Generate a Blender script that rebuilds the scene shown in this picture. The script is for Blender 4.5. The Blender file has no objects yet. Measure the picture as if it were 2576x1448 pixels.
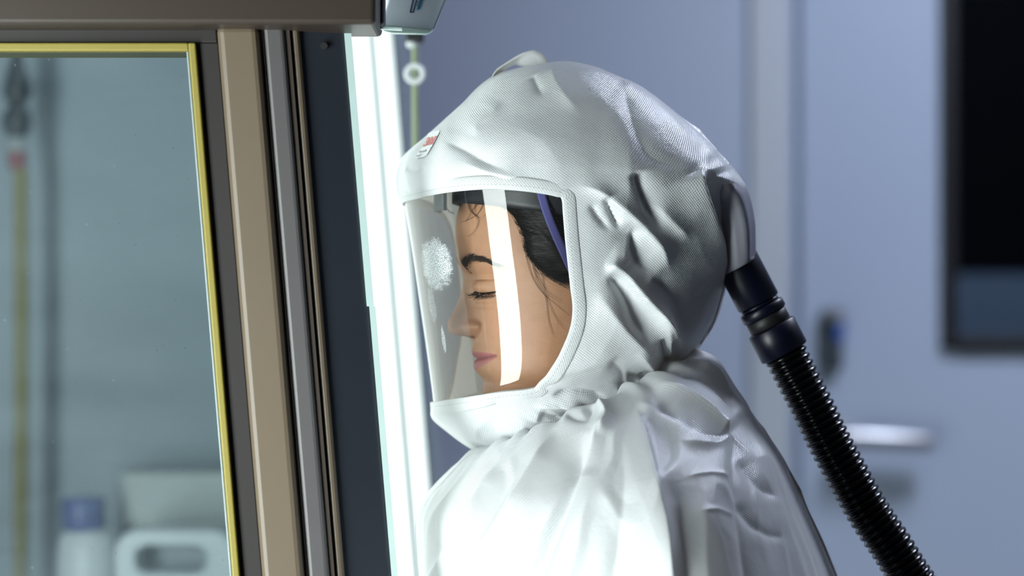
import bpy, bmesh, math, random
import numpy as np
from mathutils import Vector, Matrix

random.seed(7)
rng = np.random.default_rng(11)
scene = bpy.context.scene
COL = scene.collection

# ------------------------------------------------------------------ camera
FPX = 6082.0                       # focal length in pixels of the 2576 px frame
CAM_Y, CAM_Z = -2.13, 1.45
cam_d = bpy.data.cameras.new('camera')
cam_d.sensor_width = 36.0
cam_d.lens = FPX / 2576.0 * 36.0
cam_d.clip_start = 0.05
cam_d.dof.use_dof = True
cam_d.dof.focus_distance = 2.05
cam_d.dof.aperture_fstop = 2.4
cam_o = bpy.data.objects.new('camera', cam_d)
COL.objects.link(cam_o)
cam_o.location = (0, CAM_Y, CAM_Z)
cam_o.rotation_euler = (math.radians(90), 0, 0)
scene.camera = cam_o

# ------------------------------------------------------------------ world / view
w = bpy.data.worlds.new('world'); scene.world = w; w.use_nodes = True
w.node_tree.nodes['Background'].inputs[0].default_value = (0.35, 0.45, 0.7, 1)
w.node_tree.nodes['Background'].inputs[1].default_value = 0.05
vs = scene.view_settings
vs.view_transform = 'Standard'; vs.look = 'None'; vs.gamma = 1.0
vs.use_curve_mapping = False; vs.exposure = 0.32
scene.cycles.use_denoising = True
scene.cycles.max_bounces = 8
scene.cycles.transparent_max_bounces = 24
scene.cycles.caustics_reflective = False
scene.cycles.caustics_refractive = False

# light levels (radiance of the lamps' own diffusers)
L_STRIP = 16.0      # upright strip lamp standing left of the camera
L_PANEL = 1.6      # luminous panel behind the cabinet sash
L_CEIL = 28.0       # ceiling panel above the person
L_TUBE = 5.5       # added unseen tube that lifts the cabinet interior

# ------------------------------------------------------------------ helpers
def W(px, py, Y=0.0):
    d = Y - CAM_Y
    return ((px - 1288.0) / FPX * d, Y, CAM_Z - (py - 724.0) / FPX * d)

def proj(P):
    d = P[..., 1] - CAM_Y
    return np.stack([1288 + P[..., 0] / d * FPX, 724 - (P[..., 2] - CAM_Z) / d * FPX], -1)

def tag(o, label=None, cat=None, group=None, kind=None):
    if label: o['label'] = label
    if cat: o['category'] = cat
    if group: o['group'] = group
    if kind: o['kind'] = kind
    return o

def empty(name, loc, label=None, cat=None, group=None):
    o = bpy.data.objects.new(name, None)
    o.empty_display_size = 0.05
    o.location = loc
    COL.objects.link(o)
    return tag(o, label, cat, group)

def link(name, me, mat=None, parent=None):
    o = bpy.data.objects.new(name, me)
    COL.objects.link(o)
    if mat is not None and not me.materials:
        me.materials.append(mat)
    if parent is not None:
        o.parent = parent
        # geometry is given in world coordinates
        loc = Vector((0, 0, 0)); p = parent
        while p is not None:
            loc += p.location; p = p.parent
        o.location = -loc
    return o

def mesh(name, verts, faces, mat=None, parent=None, smooth=False):
    me = bpy.data.meshes.new(name)
    me.from_pydata([tuple(map(float, v)) for v in verts], [], [tuple(map(int, f)) for f in faces])
    me.update()
    if smooth:
        me.shade_smooth()
    return link(name, me, mat, parent)

def grid_mesh(name, P, mat=None, parent=None, wrap=False, keep=None, attrs=None, uv=None, smooth=True):
    """P: (nr, nc, 3) grid; keep: (nr-1, nc') bool of faces to keep."""
    nr, nc = P.shape[:2]
    idx = np.arange(nr * nc).reshape(nr, nc)
    if wrap:
        a = idx[:-1]; b = np.roll(idx, -1, 1)[:-1]; c = np.roll(idx, -1, 1)[1:]; d = idx[1:]
    else:
        a = idx[:-1, :-1]; b = idx[:-1, 1:]; c = idx[1:, 1:]; d = idx[1:, :-1]
    q = np.stack([a, b, c, d], -1)
    q = q[keep] if keep is not None else q.reshape(-1, 4)
    used, inv = np.unique(q.ravel(), return_inverse=True)
    V = P.reshape(-1, 3)[used]
    q = inv.reshape(-1, 4)
    me = bpy.data.meshes.new(name)
    me.vertices.add(len(V)); me.vertices.foreach_set('co', V.astype(np.float32).ravel())
    me.loops.add(q.size); me.loops.foreach_set('vertex_index', q.astype(np.int32).ravel())
    me.polygons.add(len(q))
    me.polygons.foreach_set('loop_start', np.arange(0, q.size, 4, dtype=np.int32))
    me.update(calc_edges=True)
    me.validate()
    if uv is not None:
        u = uv.reshape(-1, 2)[used][q.ravel()]
        lay = me.uv_layers.new(name='UVMap')
        lay.data.foreach_set('uv', u.astype(np.float32).ravel())
    for k, v in (attrs or {}).items():
        at = me.attributes.new(k, 'FLOAT', 'POINT')
        at.data.foreach_set('value', v.reshape(-1)[used].astype(np.float32))
    if smooth:
        me.shade_smooth()
    return link(name, me, mat, parent)

def box(name, lo, hi, mat, parent=None, bevel=0.0, seg=2):
    bm = bmesh.new()
    bmesh.ops.create_cube(bm, size=1.0)
    for v in bm.verts:
        v.co = Vector([lo[i] + (hi[i] - lo[i]) * (v.co[i] + 0.5) for i in range(3)])
    if bevel > 0:
        bmesh.ops.bevel(bm, geom=bm.edges[:], offset=bevel, segments=seg, affect='EDGES', profile=0.5)
    me = bpy.data.meshes.new(name); bm.to_mesh(me); bm.free()
    return link(name, me, mat, parent)

def prism(name, quad, Y0, Y1, mat, parent=None, bevel=0.0, seg=3, Yref=None):
    """quad of frame pixels measured at depth Y0, extruded straight along Y to Y1."""
    pts = [W(px, py, Yref if Yref is not None else Y0) for px, py in quad]
    bm = bmesh.new()
    f = [bm.verts.new((p[0], Y0, p[2])) for p in pts]
    b = [bm.verts.new((p[0], Y1, p[2])) for p in pts]
    n = len(f)
    bm.faces.new(f); bm.faces.new(b[::-1])
    for i in range(n):
        bm.faces.new((f[i], b[i], b[(i + 1) % n], f[(i + 1) % n]))
    bmesh.ops.recalc_face_normals(bm, faces=bm.faces[:])
    if bevel > 0:
        bmesh.ops.bevel(bm, geom=bm.edges[:], offset=bevel, segments=seg, affect='EDGES', profile=0.5)
    me = bpy.data.meshes.new(name); bm.to_mesh(me); bm.free()
    return link(name, me, mat, parent)

def frame_of(d):
    d = Vector(d).normalized()
    up = Vector((0, 0, 1)) if abs(d.z) < 0.95 else Vector((0, 1, 0))
    a = d.cross(up).normalized(); b = d.cross(a).normalized()
    return d, a, b

def lathe(name, axis_pts, radii, mat, parent=None, n=40, caps=True, smooth=True, squash=1.0):
    """rings of given radii around a path of points."""
    V, Fc = [], []
    k = len(axis_pts)
    A = [Vector(p) for p in axis_pts]
    # parallel transport
    d0, a, b = frame_of(A[1] - A[0] if (A[1] - A[0]).length > 1e-9 else A[-1] - A[0])
    for i in range(k):
        t = A[min(i + 1, k - 1)] - A[max(i - 1, 0)]
        if t.length > 1e-9:
            t.normalize()
            a = (a - t * a.dot(t)).normalized(); b = t.cross(a)
        for j in range(n):
            an = 2 * math.pi * j / n
            V.append(A[i] + a * (math.cos(an) * radii[i]) + b * (math.sin(an) * radii[i] * squash))
    for i in range(k - 1):
        for j in range(n):
            Fc.append((i * n + j, i * n + (j + 1) % n, (i + 1) * n + (j + 1) % n, (i + 1) * n + j))
    if caps:
        Fc.append(tuple(range(n - 1, -1, -1)))
        Fc.append(tuple(range((k - 1) * n, k * n)))
    o = mesh(name, V, Fc, mat, parent, smooth=False)
    if smooth:
        o.data.shade_smooth()
        o.data.set_sharp_from_angle(angle=math.radians(50))
    return o

class Strands:
    """many fine tapered hairs joined into one mesh."""
    def __init__(self): self.V, self.F = [], []
    def add(self, pts, r0, r1):
        n = 3; base = len(self.V); k = len(pts)
        P = [Vector(p) for p in pts]
        for i in range(k):
            t = (P[min(i + 1, k - 1)] - P[max(i - 1, 0)])
            d, a, b = frame_of(t if t.length > 1e-9 else Vector((0, 0, 1)))
            r = r0 + (r1 - r0) * i / (k - 1)
            for j in range(n):
                an = 2 * math.pi * j / n
                self.V.append(P[i] + a * math.cos(an) * r + b * math.sin(an) * r)
        for i in range(k - 1):
            for j in range(n):
                self.F.append((base + i * n + j, base + i * n + (j + 1) % n, base + (i + 1) * n + (j + 1) % n, base + (i + 1) * n + j))
    def build(self, name, mat, parent):
        return mesh(name, self.V, self.F, mat, parent, smooth=True)

def catmull(keys, t):
    """keys (n, m) at t = 0..n-1 ; t array -> (len, m)"""
    K = np.asarray(keys, float); n = len(K)
    t = np.clip(np.asarray(t, float), 0, n - 1 - 1e-9)
    i = np.floor(t).astype(int); u = (t - i)[..., None]
    p0 = K[np.maximum(i - 1, 0)]; p1 = K[i]; p2 = K[np.minimum(i + 1, n - 1)]; p3 = K[np.minimum(i + 2, n - 1)]
    return 0.5 * ((2 * p1) + (-p0 + p2) * u + (2 * p0 - 5 * p1 + 4 * p2 - p3) * u * u + (-p0 + 3 * p1 - 3 * p2 + p3) * u ** 3)

def smoothstep(a, b, x):
    t = np.clip((x - a) / (b - a), 0, 1)
    return t * t * (3 - 2 * t)

_perm = rng.permutation(256)
_perm = np.concatenate([_perm, _perm, _perm])
_grad = rng.normal(size=(256, 3)); _grad /= np.linalg.norm(_grad, axis=1)[:, None]
def perlin(P):
    P = np.asarray(P, float)
    i = np.floor(P).astype(int); f = P - i; i = i & 255
    u = f * f * f * (f * (f * 6 - 15) + 10)
    out = 0
    for dx in (0, 1):
        for dy in (0, 1):
            for dz in (0, 1):
                h = _perm[_perm[_perm[i[..., 0] + dx] + i[..., 1] + dy] + i[..., 2] + dz]
                g = _grad[h]
                dot = g[..., 0] * (f[..., 0] - dx) + g[..., 1] * (f[..., 1] - dy) + g[..., 2] * (f[..., 2] - dz)
                wx = u[..., 0] if dx else 1 - u[..., 0]
                wy = u[..., 1] if dy else 1 - u[..., 1]
                wz = u[..., 2] if dz else 1 - u[..., 2]
                out = out + dot * wx * wy * wz
    return out

def grid_normals(P, wrap):
    if wrap:
        du = np.roll(P, -1, 1) - np.roll(P, 1, 1)
    else:
        du = np.gradient(P, axis=1)
    dv = np.gradient(P, axis=0)
    n = np.cross(du, dv)
    return n / np.maximum(np.linalg.norm(n, axis=-1, keepdims=True), 1e-12)

def seg_dist(q, poly):
    """q (...,2); returns signed distance and arc fraction (0..1) to a polyline."""
    poly = np.asarray(poly, float)
    L = np.linalg.norm(np.diff(poly, axis=0), axis=1); tot = L.sum(); acc = 0
    best = np.full(q.shape[:-1], 1e9); sg = np.zeros_like(best); fr = np.zeros_like(best)
    for k in range(len(poly) - 1):
        a, d = poly[k], poly[k + 1] - poly[k]
        t = ((q - a) @ d) / (d @ d); tc = np.clip(t, 0, 1)
        r = q - (a + tc[..., None] * d)
        dist = np.linalg.norm(r, axis=-1)
        s = np.sign(r[..., 0] * -d[1] + r[..., 1] * d[0])
        m = dist < best
        best = np.where(m, dist, best); sg = np.where(m, s, sg); fr = np.where(m, (acc + tc * L[k]) / tot, fr)
        acc += L[k]
    return best * sg, fr

def curve_pts(poly, n=8):
    poly = np.asarray(poly, float)
    if len(poly) < 3: return poly
    return catmull(poly, np.linspace(0, len(poly) - 1, (len(poly) - 1) * n + 1))

def folds(q, lst):
    """sum of fold displacements (metres). entries: poly, A(mm), w_pos, w_neg, fade_in, fade_out."""
    out = np.zeros(q.shape[:-1])
    for poly, A, wp, wn, fi, fo in lst:
        d, s = seg_dist(q, curve_pts(poly, 5))
        wd = np.where(d > 0, wp, wn)
        taper = smoothstep(-0.001, max(fi, 0.002), s) * (1 - smoothstep(1 - max(fo, 0.002), 1.001, s))
        out += A * 0.001 * np.exp(-(np.abs(d) / wd) ** 1.25) * taper
    return out

# ------------------------------------------------------------------ materials
def new_mat(name):
    m = bpy.data.materials.new(name); m.use_nodes = True
    return m, m.node_tree, m.node_tree.nodes['Principled BSDF']

def plain(name, col, rough=0.5, metal=0.0, spec=0.5, noise=0.06, nscale=30.0, bump=0.0):
    m, nt, p = new_mat(name)
    p.inputs['Roughness'].default_value = rough
    p.inputs['Metallic'].default_value = metal
    p.inputs['Specular IOR Level'].default_value = spec
    tc = nt.nodes.new('ShaderNodeTexCoord'); nz = nt.nodes.new('ShaderNodeTexNoise')
    nz.inputs['Scale'].default_value = nscale; nz.inputs['Detail'].default_value = 4
    nt.links.new(tc.outputs['Object'], nz.inputs['Vector'])
    mx = nt.nodes.new('ShaderNodeMix'); mx.data_type = 'RGBA'
    mx.inputs['A'].default_value = (*[c * (1 - noise) for c in col], 1)
    mx.inputs['B'].default_value = (*[min(1, c * (1 + noise)) for c in col], 1)
    nt.links.new(nz.outputs['Fac'], mx.inputs['Factor'])
    nt.links.new(mx.outputs['Result'], p.inputs['Base Color'])
    if bump > 0:
        b = nt.nodes.new('ShaderNodeBump'); b.inputs['Strength'].default_value = bump; b.inputs['Distance'].default_value = 0.002
        nt.links.new(nz.outputs['Fac'], b.inputs['Height']); nt.links.new(b.outputs[0], p.inputs['Normal'])
    return m

def emit(name, col, strength):
    m = bpy.data.materials.new(name); m.use_nodes = True
    nt = m.node_tree; nt.nodes.clear()
    o = nt.nodes.new('ShaderNodeOutputMaterial'); e = nt.nodes.new('ShaderNodeEmission')
    e.inputs[0].default_value = (*col, 1); e.inputs[1].default_value = strength
    nt.links.new(e.outputs[0], o.inputs[0])
    return m

def clear_sheet(name, tint=(1, 1, 1), ior=1.45, gain=1.8, rough=0.02, haze=0.0, haze_col=(0.9, 0.95, 0.97), const=None):
    """thin clear sheet: transparent with a Fresnel reflection, optional dusty haze."""
    m = bpy.data.materials.new(name); m.use_nodes = True
    nt = m.node_tree; nt.nodes.clear(); N = nt.nodes.new; Lk = nt.links.new
    o = N('ShaderNodeOutputMaterial'); tr = N('ShaderNodeBsdfTransparent'); gl = N('ShaderNodeBsdfGlossy')
    tr.inputs[0].default_value = (*tint, 1); gl.inputs['Roughness'].default_value = rough
    mix = N('ShaderNodeMixShader')
    if const is None:
        fr = N('ShaderNodeFresnel'); fr.inputs[0].default_value = ior
        mu = N('ShaderNodeMath'); mu.operation = 'MULTIPLY'; mu.use_clamp = True; mu.inputs[1].default_value = gain
        Lk(fr.outputs[0], mu.inputs[0]); Lk(mu.outputs[0], mix.inputs[0])
    else:
        mix.inputs[0].default_value = const
    Lk(tr.outputs[0], mix.inputs[1]); Lk(gl.outputs[0], mix.inputs[2])
    last = mix
    df = N('ShaderNodeBsdfDiffuse'); df.inputs[0].default_value = (*haze_col, 1)
    mh = N('ShaderNodeMixShader'); mh.inputs[0].default_value = haze
    Lk(last.outputs[0], mh.inputs[1]); Lk(df.outputs[0], mh.inputs[2])
    Lk(mh.outputs[0], o.inputs[0])
    return m, nt, mh

def fabric_mat(name, col=(0.80, 0.83, 0.85), rough=0.4, period=0.0025, stitch=False, translucent=0.17):
    m, nt, p = new_mat(name)
    N = nt.nodes.new; Lk = nt.links.new
    p.inputs['Roughness'].default_value = rough
    p.inputs['Specular IOR Level'].default_value = 0.85
    uv = N('ShaderNodeUVMap'); sep = N('ShaderNodeSeparateXYZ'); Lk(uv.outputs[0], sep.inputs[0])
    def math_(op, a, b=None, clamp=False):
        n = N('ShaderNodeMath'); n.operation = op; n.use_clamp = clamp
        for i, v in enumerate((a, b)):
            if v is None: continue
            if isinstance(v, (int, float)): n.inputs[i].default_value = v
            else: Lk(v, n.inputs[i])
        return n.outputs[0]
    k = 2 * math.pi / period
    a = math_('SINE', math_('MULTIPLY', sep.outputs[0], k))
    b = math_('SINE', math_('MULTIPLY', sep.outputs[1], k))
    dots = math_('MULTIPLY', a, b)
    h = math_('MULTIPLY', math_('ADD', dots, 1.0), 0.5)
    nz = N('ShaderNodeTexNoise'); nz.inputs['Scale'].default_value = 45; nz.inputs['Detail'].default_value = 5
    tc = N('ShaderNodeTexCoord'); Lk(tc.outputs['Object'], nz.inputs['Vector'])
    mx = N('ShaderNodeMix'); mx.data_type = 'RGBA'
    mx.inputs['A'].default_value = (*[c * 0.9 for c in col], 1); mx.inputs['B'].default_value = (*col, 1)
    Lk(h, mx.inputs['Factor'])
    colo = mx.outputs['Result']
    if stitch:
        st = math_('GREATER_THAN', math_('SINE', math_('MULTIPLY', sep.outputs[0], 2 * math.pi / 0.0036)), 0.0)
        ln = math_('LESS_THAN', math_('ABSOLUTE', math_('SUBTRACT', sep.outputs[1], 0.0046)), 0.00035)
        f = math_('MULTIPLY', math_('MULTIPLY', st, ln), 0.45)
        m2 = N('ShaderNodeMix'); m2.data_type = 'RGBA'; m2.inputs['B'].default_value = (0.12, 0.13, 0.15, 1)
        Lk(f, m2.inputs['Factor']); Lk(colo, m2.inputs['A']); colo = m2.outputs['Result']
    Lk(colo, p.inputs['Base Color'])
    bp = N('ShaderNodeBump'); bp.inputs['Strength'].default_value = 0.36; bp.inputs['Distance'].default_value = 0.0007
    Lk(h, bp.inputs['Height'])
    bp2 = N('ShaderNodeBump'); bp2.inputs['Strength'].default_value = 0.25; bp2.inputs['Distance'].default_value = 0.004
    Lk(nz.outputs['Fac'], bp2.inputs['Height']); Lk(bp.outputs[0], bp2.inputs['Normal'])
    Lk(bp2.outputs[0], p.inputs['Normal'])
    if translucent > 0:
        tr = N('ShaderNodeBsdfTranslucent'); tr.inputs[0].default_value = (0.85, 0.8, 0.72, 1)
        mixs = N('ShaderNodeMixShader'); mixs.inputs[0].default_value = translucent
        out = [n for n in nt.nodes if n.type == 'OUTPUT_MATERIAL'][0]
        Lk(p.outputs[0], mixs.inputs[1]); Lk(tr.outputs[0], mixs.inputs[2]); Lk(mixs.outputs[0], out.inputs[0])
    return m

M = {}
M['wall'] = plain('painted_wall', (0.47, 0.53, 0.65), 0.6, noise=0.02, nscale=3)
M['door'] = plain('door_laminate', (0.46, 0.53, 0.66), 0.45, noise=0.02, nscale=3)
M['jamb'] = plain('door_jamb_paint', (0.56, 0.60, 0.64), 0.5, noise=0.02, nscale=3)
M['ceiling'] = plain('ceiling_paint', (0.2, 0.22, 0.26), 0.8)
M['floor'] = plain('floor_vinyl', (0.10, 0.11, 0.13), 0.4)
M['dark_wall'] = plain('dark_painted_wall', (0.06, 0.065, 0.085), 0.6, noise=0.02, nscale=3)
M['tan'] = plain('tan_enamel', (0.165, 0.126, 0.086), 0.42, noise=0.03)
M['brown'] = plain('brown_enamel', (0.043, 0.030, 0.022), 0.45, noise=0.03)
M['darkbrown'] = plain('dark_brown_enamel', (0.020, 0.0165, 0.0155), 0.5, noise=0.03)
M['greyrail'] = plain('grey_rail', (0.105, 0.098, 0.10), 0.4, noise=0.05)
M['charcoal'] = plain('charcoal_panel', (0.030, 0.036, 0.049), 0.45, noise=0.15, nscale=8)
M['black'] = plain('black_rubber', (0.008, 0.008, 0.01), 0.5)
M['yellow'] = plain('yellow_gasket', (0.31, 0.255, 0.05), 0.5, noise=0.05)
M['steel'] = plain('cabinet_steel', (0.26, 0.315, 0.36), 0.5, metal=0.0, noise=0.05, nscale=5)
M['white_plastic'] = plain('white_plastic', (0.75, 0.78, 0.8), 0.35)
M['grey_plastic'] = plain('grey_plastic', (0.33, 0.36, 0.37), 0.5)
M['blue_cap'] = plain('blue_cap', (0.06, 0.09, 0.3), 0.4)
M['red'] = plain('red_plastic', (0.25, 0.06, 0.06), 0.5)
M['chrome'] = plain('brushed_chrome', (0.62, 0.63, 0.65), 0.35, metal=0.8)
M['navy'] = plain('navy_plastic', (0.002, 0.003, 0.014), 0.38, spec=0.45)
M['hose'] = plain('black_hose', (0.002, 0.002, 0.0025), 0.2, spec=0.35)
M['label_white'] = plain('label_paper', (0.86, 0.88, 0.9), 0.35, noise=0.01)
M['label_red'] = plain('label_red', (0.72, 0.10, 0.08), 0.4, noise=0.01)
M['label_ink'] = plain('label_ink', (0.07, 0.07, 0.08), 0.5)
M['ink_blue'] = plain('ink_blue', (0.03, 0.03, 0.2), 0.5)
M['ink_cyan'] = plain('ink_cyan', (0.05, 0.3, 0.5), 0.5)
M['strap'] = plain('violet_strap', (0.10, 0.10, 0.32), 0.6)
M['band'] = plain('headband_black', (0.006, 0.008, 0.012), 0.45)
M['band_grey'] = plain('headband_grey', (0.12, 0.15, 0.16), 0.5)
M['thread_white'] = plain('white_cord', (0.7, 0.72, 0.7), 0.6)
M['cord'] = plain('green_cord', (0.3, 0.36, 0.22), 0.6)
M['ring'] = plain('highlight_ring', (0.85, 0.88, 0.9), 0.4)
M['fabric'] = fabric_mat('hood_fabric', rough=0.34)
M['hem'] = fabric_mat('hem_fabric', stitch=True, translucent=0.25)
M['fabric_shaded'] = fabric_mat('sleeve_fabric_shaded', col=(0.32, 0.32, 0.38), period=0.0016, translucent=0.08)  # white hood fabric with the sleeve's shade put into its colour
M['glass_edge'] = plain('glass_edge', (0.52, 0.66, 0.64), 0.25)
M['sash'] = clear_sheet('sash_glass', (0.97, 1.0, 0.99), const=0.05)[0]
M['panel'] = emit('panel_diffuser', (0.93, 1.0, 0.985), L_PANEL)
M['strip'] = emit('strip_diffuser', (0.91, 1.0, 0.985), L_STRIP)
M['ceil_light'] = emit('ceiling_diffuser', (0.74, 0.81, 1.0), L_CEIL)
M['tube'] = emit('fill_tube', (0.85, 0.95, 1.0), L_TUBE)
M['dark_glass'] = plain('dark_glass', (0.002, 0.002, 0.003), 0.1, spec=0.2)

# ------------------------------------------------------------------ the room
X0, X1, Yn, Yf, ZC = -2.4, 2.0, -3.4, 2.0, 2.85
def struct(o):
    o['kind'] = 'structure'; return o
struct(box('floor', (X0, Yn, -0.1), (X1, Yf, 0), M['floor']))
struct(box('ceiling', (X0, Yn, ZC), (X1, Yf, ZC + 0.1), M['ceiling']))
struct(box('wall_left', (X0 - 0.1, Yn, 0), (X0, Yf, ZC), M['dark_wall']))
struct(box('wall_right', (X1, Yn, 0), (X1 + 0.1, Yf, ZC), M['dark_wall']))
struct(box('wall_front', (X0, Yn - 0.1, 0), (X1, Yn, ZC), M['dark_wall']))

def xw(px, Y=Yf): return W(px, 0, Y)[0]
def zw(py, Y=Yf): return W(0, py, Y)[2]
xj0, xj1, xd = xw(1885), xw(1985), xw(2012)       # jamb and door edge
DOOR_W = 0.98
dtop = 2.12
struct(box('wall_back', (X0, Yf, 0), (xj0, Yf + 0.12, ZC), M['wall']))
struct(box('wall_back', (xj0, Yf, dtop + 0.06), (X1, Yf + 0.12, ZC), M['wall']))
struct(box('wall_back', (xd + DOOR_W + 0.06, Yf, 0), (X1, Yf + 0.12, dtop + 0.06), M['wall']))
struct(box('trim_1', (xj0, Yf - 0.012, 0), (xj1, Yf + 0.12, dtop + 0.06), M['jamb'], bevel=0.004))
struct(box('trim_2', (xj1, Yf - 0.012, dtop), (xd + DOOR_W + 0.06, Yf + 0.12, dtop + 0.06), M['jamb'], bevel=0.004))
struct(box('trim_3', (xd + DOOR_W, Yf - 0.012, 0), (xd + DOOR_W + 0.06, Yf + 0.12, dtop), M['jamb'], bevel=0.004))
# gap strip between jamb and leaf, slightly recessed
struct(box('trim_4', (xj1, Yf + 0.018, 0), (xd, Yf + 0.12, dtop), M['door'], bevel=0.002))
# door leaf with a window opening
door = empty('door_1', (xd, Yf, 0)); door['kind'] = 'structure'
wx0, wx1, wz0, wz1 = xw(2372), xw(2372) + 0.46, zw(880), 1.98
xr = xd + DOOR_W
box('stile', (xd + 0.002, Yf, 0.01), (wx0, Yf + 0.05, dtop - 0.004), M['door'], door)
box('stile', (wx1, Yf, 0.01), (xr - 0.002, Yf + 0.05, dtop - 0.004), M['door'], door)
box('rail', (wx0, Yf, 0.01), (wx1, Yf + 0.05, wz0), M['door'], door)
box('rail', (wx0, Yf, wz1), (wx1, Yf + 0.05, dtop - 0.004), M['door'], door)
fw = 0.022
fr = empty('window_frame', (0, 0, 0)); fr.parent = door
fr.location = (0, 0, 0)
for nm, lo, hi in (('frame_bar', (wx0 - 0.004, Yf - 0.014, wz0), (wx0 + fw, Yf + 0.055, wz1)),
                   ('frame_bar', (wx1 - fw, Yf - 0.014, wz0), (wx1 + 0.004, Yf + 0.055, wz1)),
                   ('frame_bar', (wx0 + fw, Yf - 0.014, wz0 - 0.004), (wx1 - fw, Yf + 0.055, wz0 + fw)),
                   ('frame_bar', (wx0 + fw, Yf - 0.014, wz1 - fw), (wx1 - fw, Yf + 0.055, wz1))):
    box(nm, lo, hi, M['black'], fr, bevel=0.003)
box('pane', (wx0 + fw, Yf + 0.02, wz0 + fw), (wx1 - fw, Yf + 0.026, wz1 - fw), clear_sheet('door_glass', (0.8, 0.85, 0.9), gain=1.0)[0], fr)
# corridor beyond the pane: its darkness put into a near-black wall, paler base panel
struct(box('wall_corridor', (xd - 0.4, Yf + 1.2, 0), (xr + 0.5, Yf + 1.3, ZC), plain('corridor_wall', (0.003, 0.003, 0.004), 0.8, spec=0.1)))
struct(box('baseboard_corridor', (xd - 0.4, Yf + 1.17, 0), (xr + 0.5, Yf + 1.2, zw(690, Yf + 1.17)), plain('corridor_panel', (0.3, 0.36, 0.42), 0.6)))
box('corridor_fill_lamp', (xd + 0.1, Yf + 0.5, 2.6), (xr, Yf + 0.62, 2.63), emit('corridor_fill_lamp', (0.7, 0.8, 1.0), 16.0), door)  # unseen lamp added to brighten the corridor's base panel
# lever handle with its rose
lev = empty('lever_handle', (0, 0, 0)); lev.parent = door
lev.location = (-door.location.x, -door.location.y, -door.location.z)
hx0, hx1, hz = xw(2150, Yf - 0.06), xw(2345, Yf - 0.06), zw(1103, Yf - 0.06)
pts = [(hx0 - 0.02, Yf - 0.062, hz + 0.002), (hx0 + 0.02, Yf - 0.062, hz + 0.001), (hx1 - 0.015, Yf - 0.06, hz - 0.005), (hx1, Yf - 0.058, hz - 0.006)]
lathe('grip', pts, [0.016, 0.0175, 0.0175, 0.014], M['chrome'], lev, n=24)
lathe('spindle', [(hx0 - 0.012, Yf + 0.002, hz), (hx0 - 0.012, Yf - 0.06, hz)], [0.012, 0.012], M['chrome'], lev, n=20)
lathe('rose', [(hx0 - 0.012, Yf + 0.001, hz), (hx0 - 0.012, Yf - 0.01, hz)], [0.027, 0.025], M['chrome'], lev, n=28)
# lock fitting with blue tag on the door
lk = empty('lock_fitting', (0, 0, 0)); lk.parent = door
lk.location = (-door.location.x, -door.location.y, -door.location.z)
lx, lz0, lz1 = xw(2092, Yf - 0.02), zw(935, Yf - 0.02), zw(775, Yf - 0.02)
o = box('lock_body', (lx - 0.019, Yf - 0.028, lz0), (lx + 0.019, Yf + 0.001, lz1), plain('dark_green_lock', (0.05, 0.065, 0.075), 0.35), lk, bevel=0.012, seg=4)
lathe('lock_knob', [(lx + 0.006, Yf - 0.026, lz1 - 0.012), (lx + 0.006, Yf - 0.045, lz1 - 0.012)], [0.013, 0.012], M['chrome'], lk, n=24)
box('blue_tag', (lx + 0.004, Yf - 0.032, lz0 + 0.055), (lx + 0.02, Yf - 0.028, lz1 - 0.02), plain('blue_tag', (0.04, 0.12, 0.5), 0.4), lk, bevel=0.0015)

# ------------------------------------------------------------------ lamps of the room
cl = empty('ceiling_light', (1.1, 0.8, ZC), 'square white ceiling light panel glowing above the person', 'ceiling light')
cx, cy_, cs = 1.1, 0.8, 0.30
box('diffuser', (cx - cs, cy_ - cs, ZC - 0.03), (cx + cs, cy_ + cs, ZC - 0.024), M['ceil_light'], cl)
for a, b in (((cx - cs - 0.03, cy_ - cs - 0.03), (cx - cs, cy_ + cs + 0.03)), ((cx + cs, cy_ - cs - 0.03), (cx + cs + 0.03, cy_ + cs + 0.03)),
             ((cx - cs, cy_ - cs - 0.03), (cx + cs, cy_ - cs)), ((cx - cs, cy_ + cs), (cx + cs, cy_ + cs + 0.03))):
    box('frame_bar', (*a, ZC - 0.035), (*b, ZC), M['white_plastic'], cl, bevel=0.003)

sl_c = Vector((-0.96, -1.01, 0.0))
sl = empty('strip_lamp', sl_c, 'tall upright strip floor lamp standing beside the cabinet', 'floor lamp')
aim = (Vector((-0.02, -0.1, 0)) - sl_c).normalized()
side = Vector((-aim.y, aim.x, 0))
def oriented_box(name, c, hw, hd, z0, z1, mat, parent, bevel=0.0):
    o = box(name, (-hw, -hd, z0), (hw, hd, z1), mat, None, bevel)
    for v in o.data.vertices:
        p = Vector(v.co); q = c + side * p.x + aim * p.y; v.co = (q.x, q.y, p.z)
    o.parent = parent; o.location = -parent.location
    return o
SLW = 0.20
oriented_box('diffuser', sl_c + aim * 0.042, SLW, 0.004, 0.06, 1.66, M['strip'], sl)
oriented_box('housing', sl_c, SLW + 0.015, 0.036, 0.04, 1.68, M['black'], sl, 0.008)
oriented_box('base', sl_c, 0.2, 0.16, 0.0, 0.03, M['black'], sl, 0.008)
lathe('pole', [tuple(sl_c + Vector((0, 0, 0.02))), tuple(sl_c + Vector((0, 0, 0.06)))], [0.02, 0.02], M['chrome'], sl, n=20)

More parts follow.
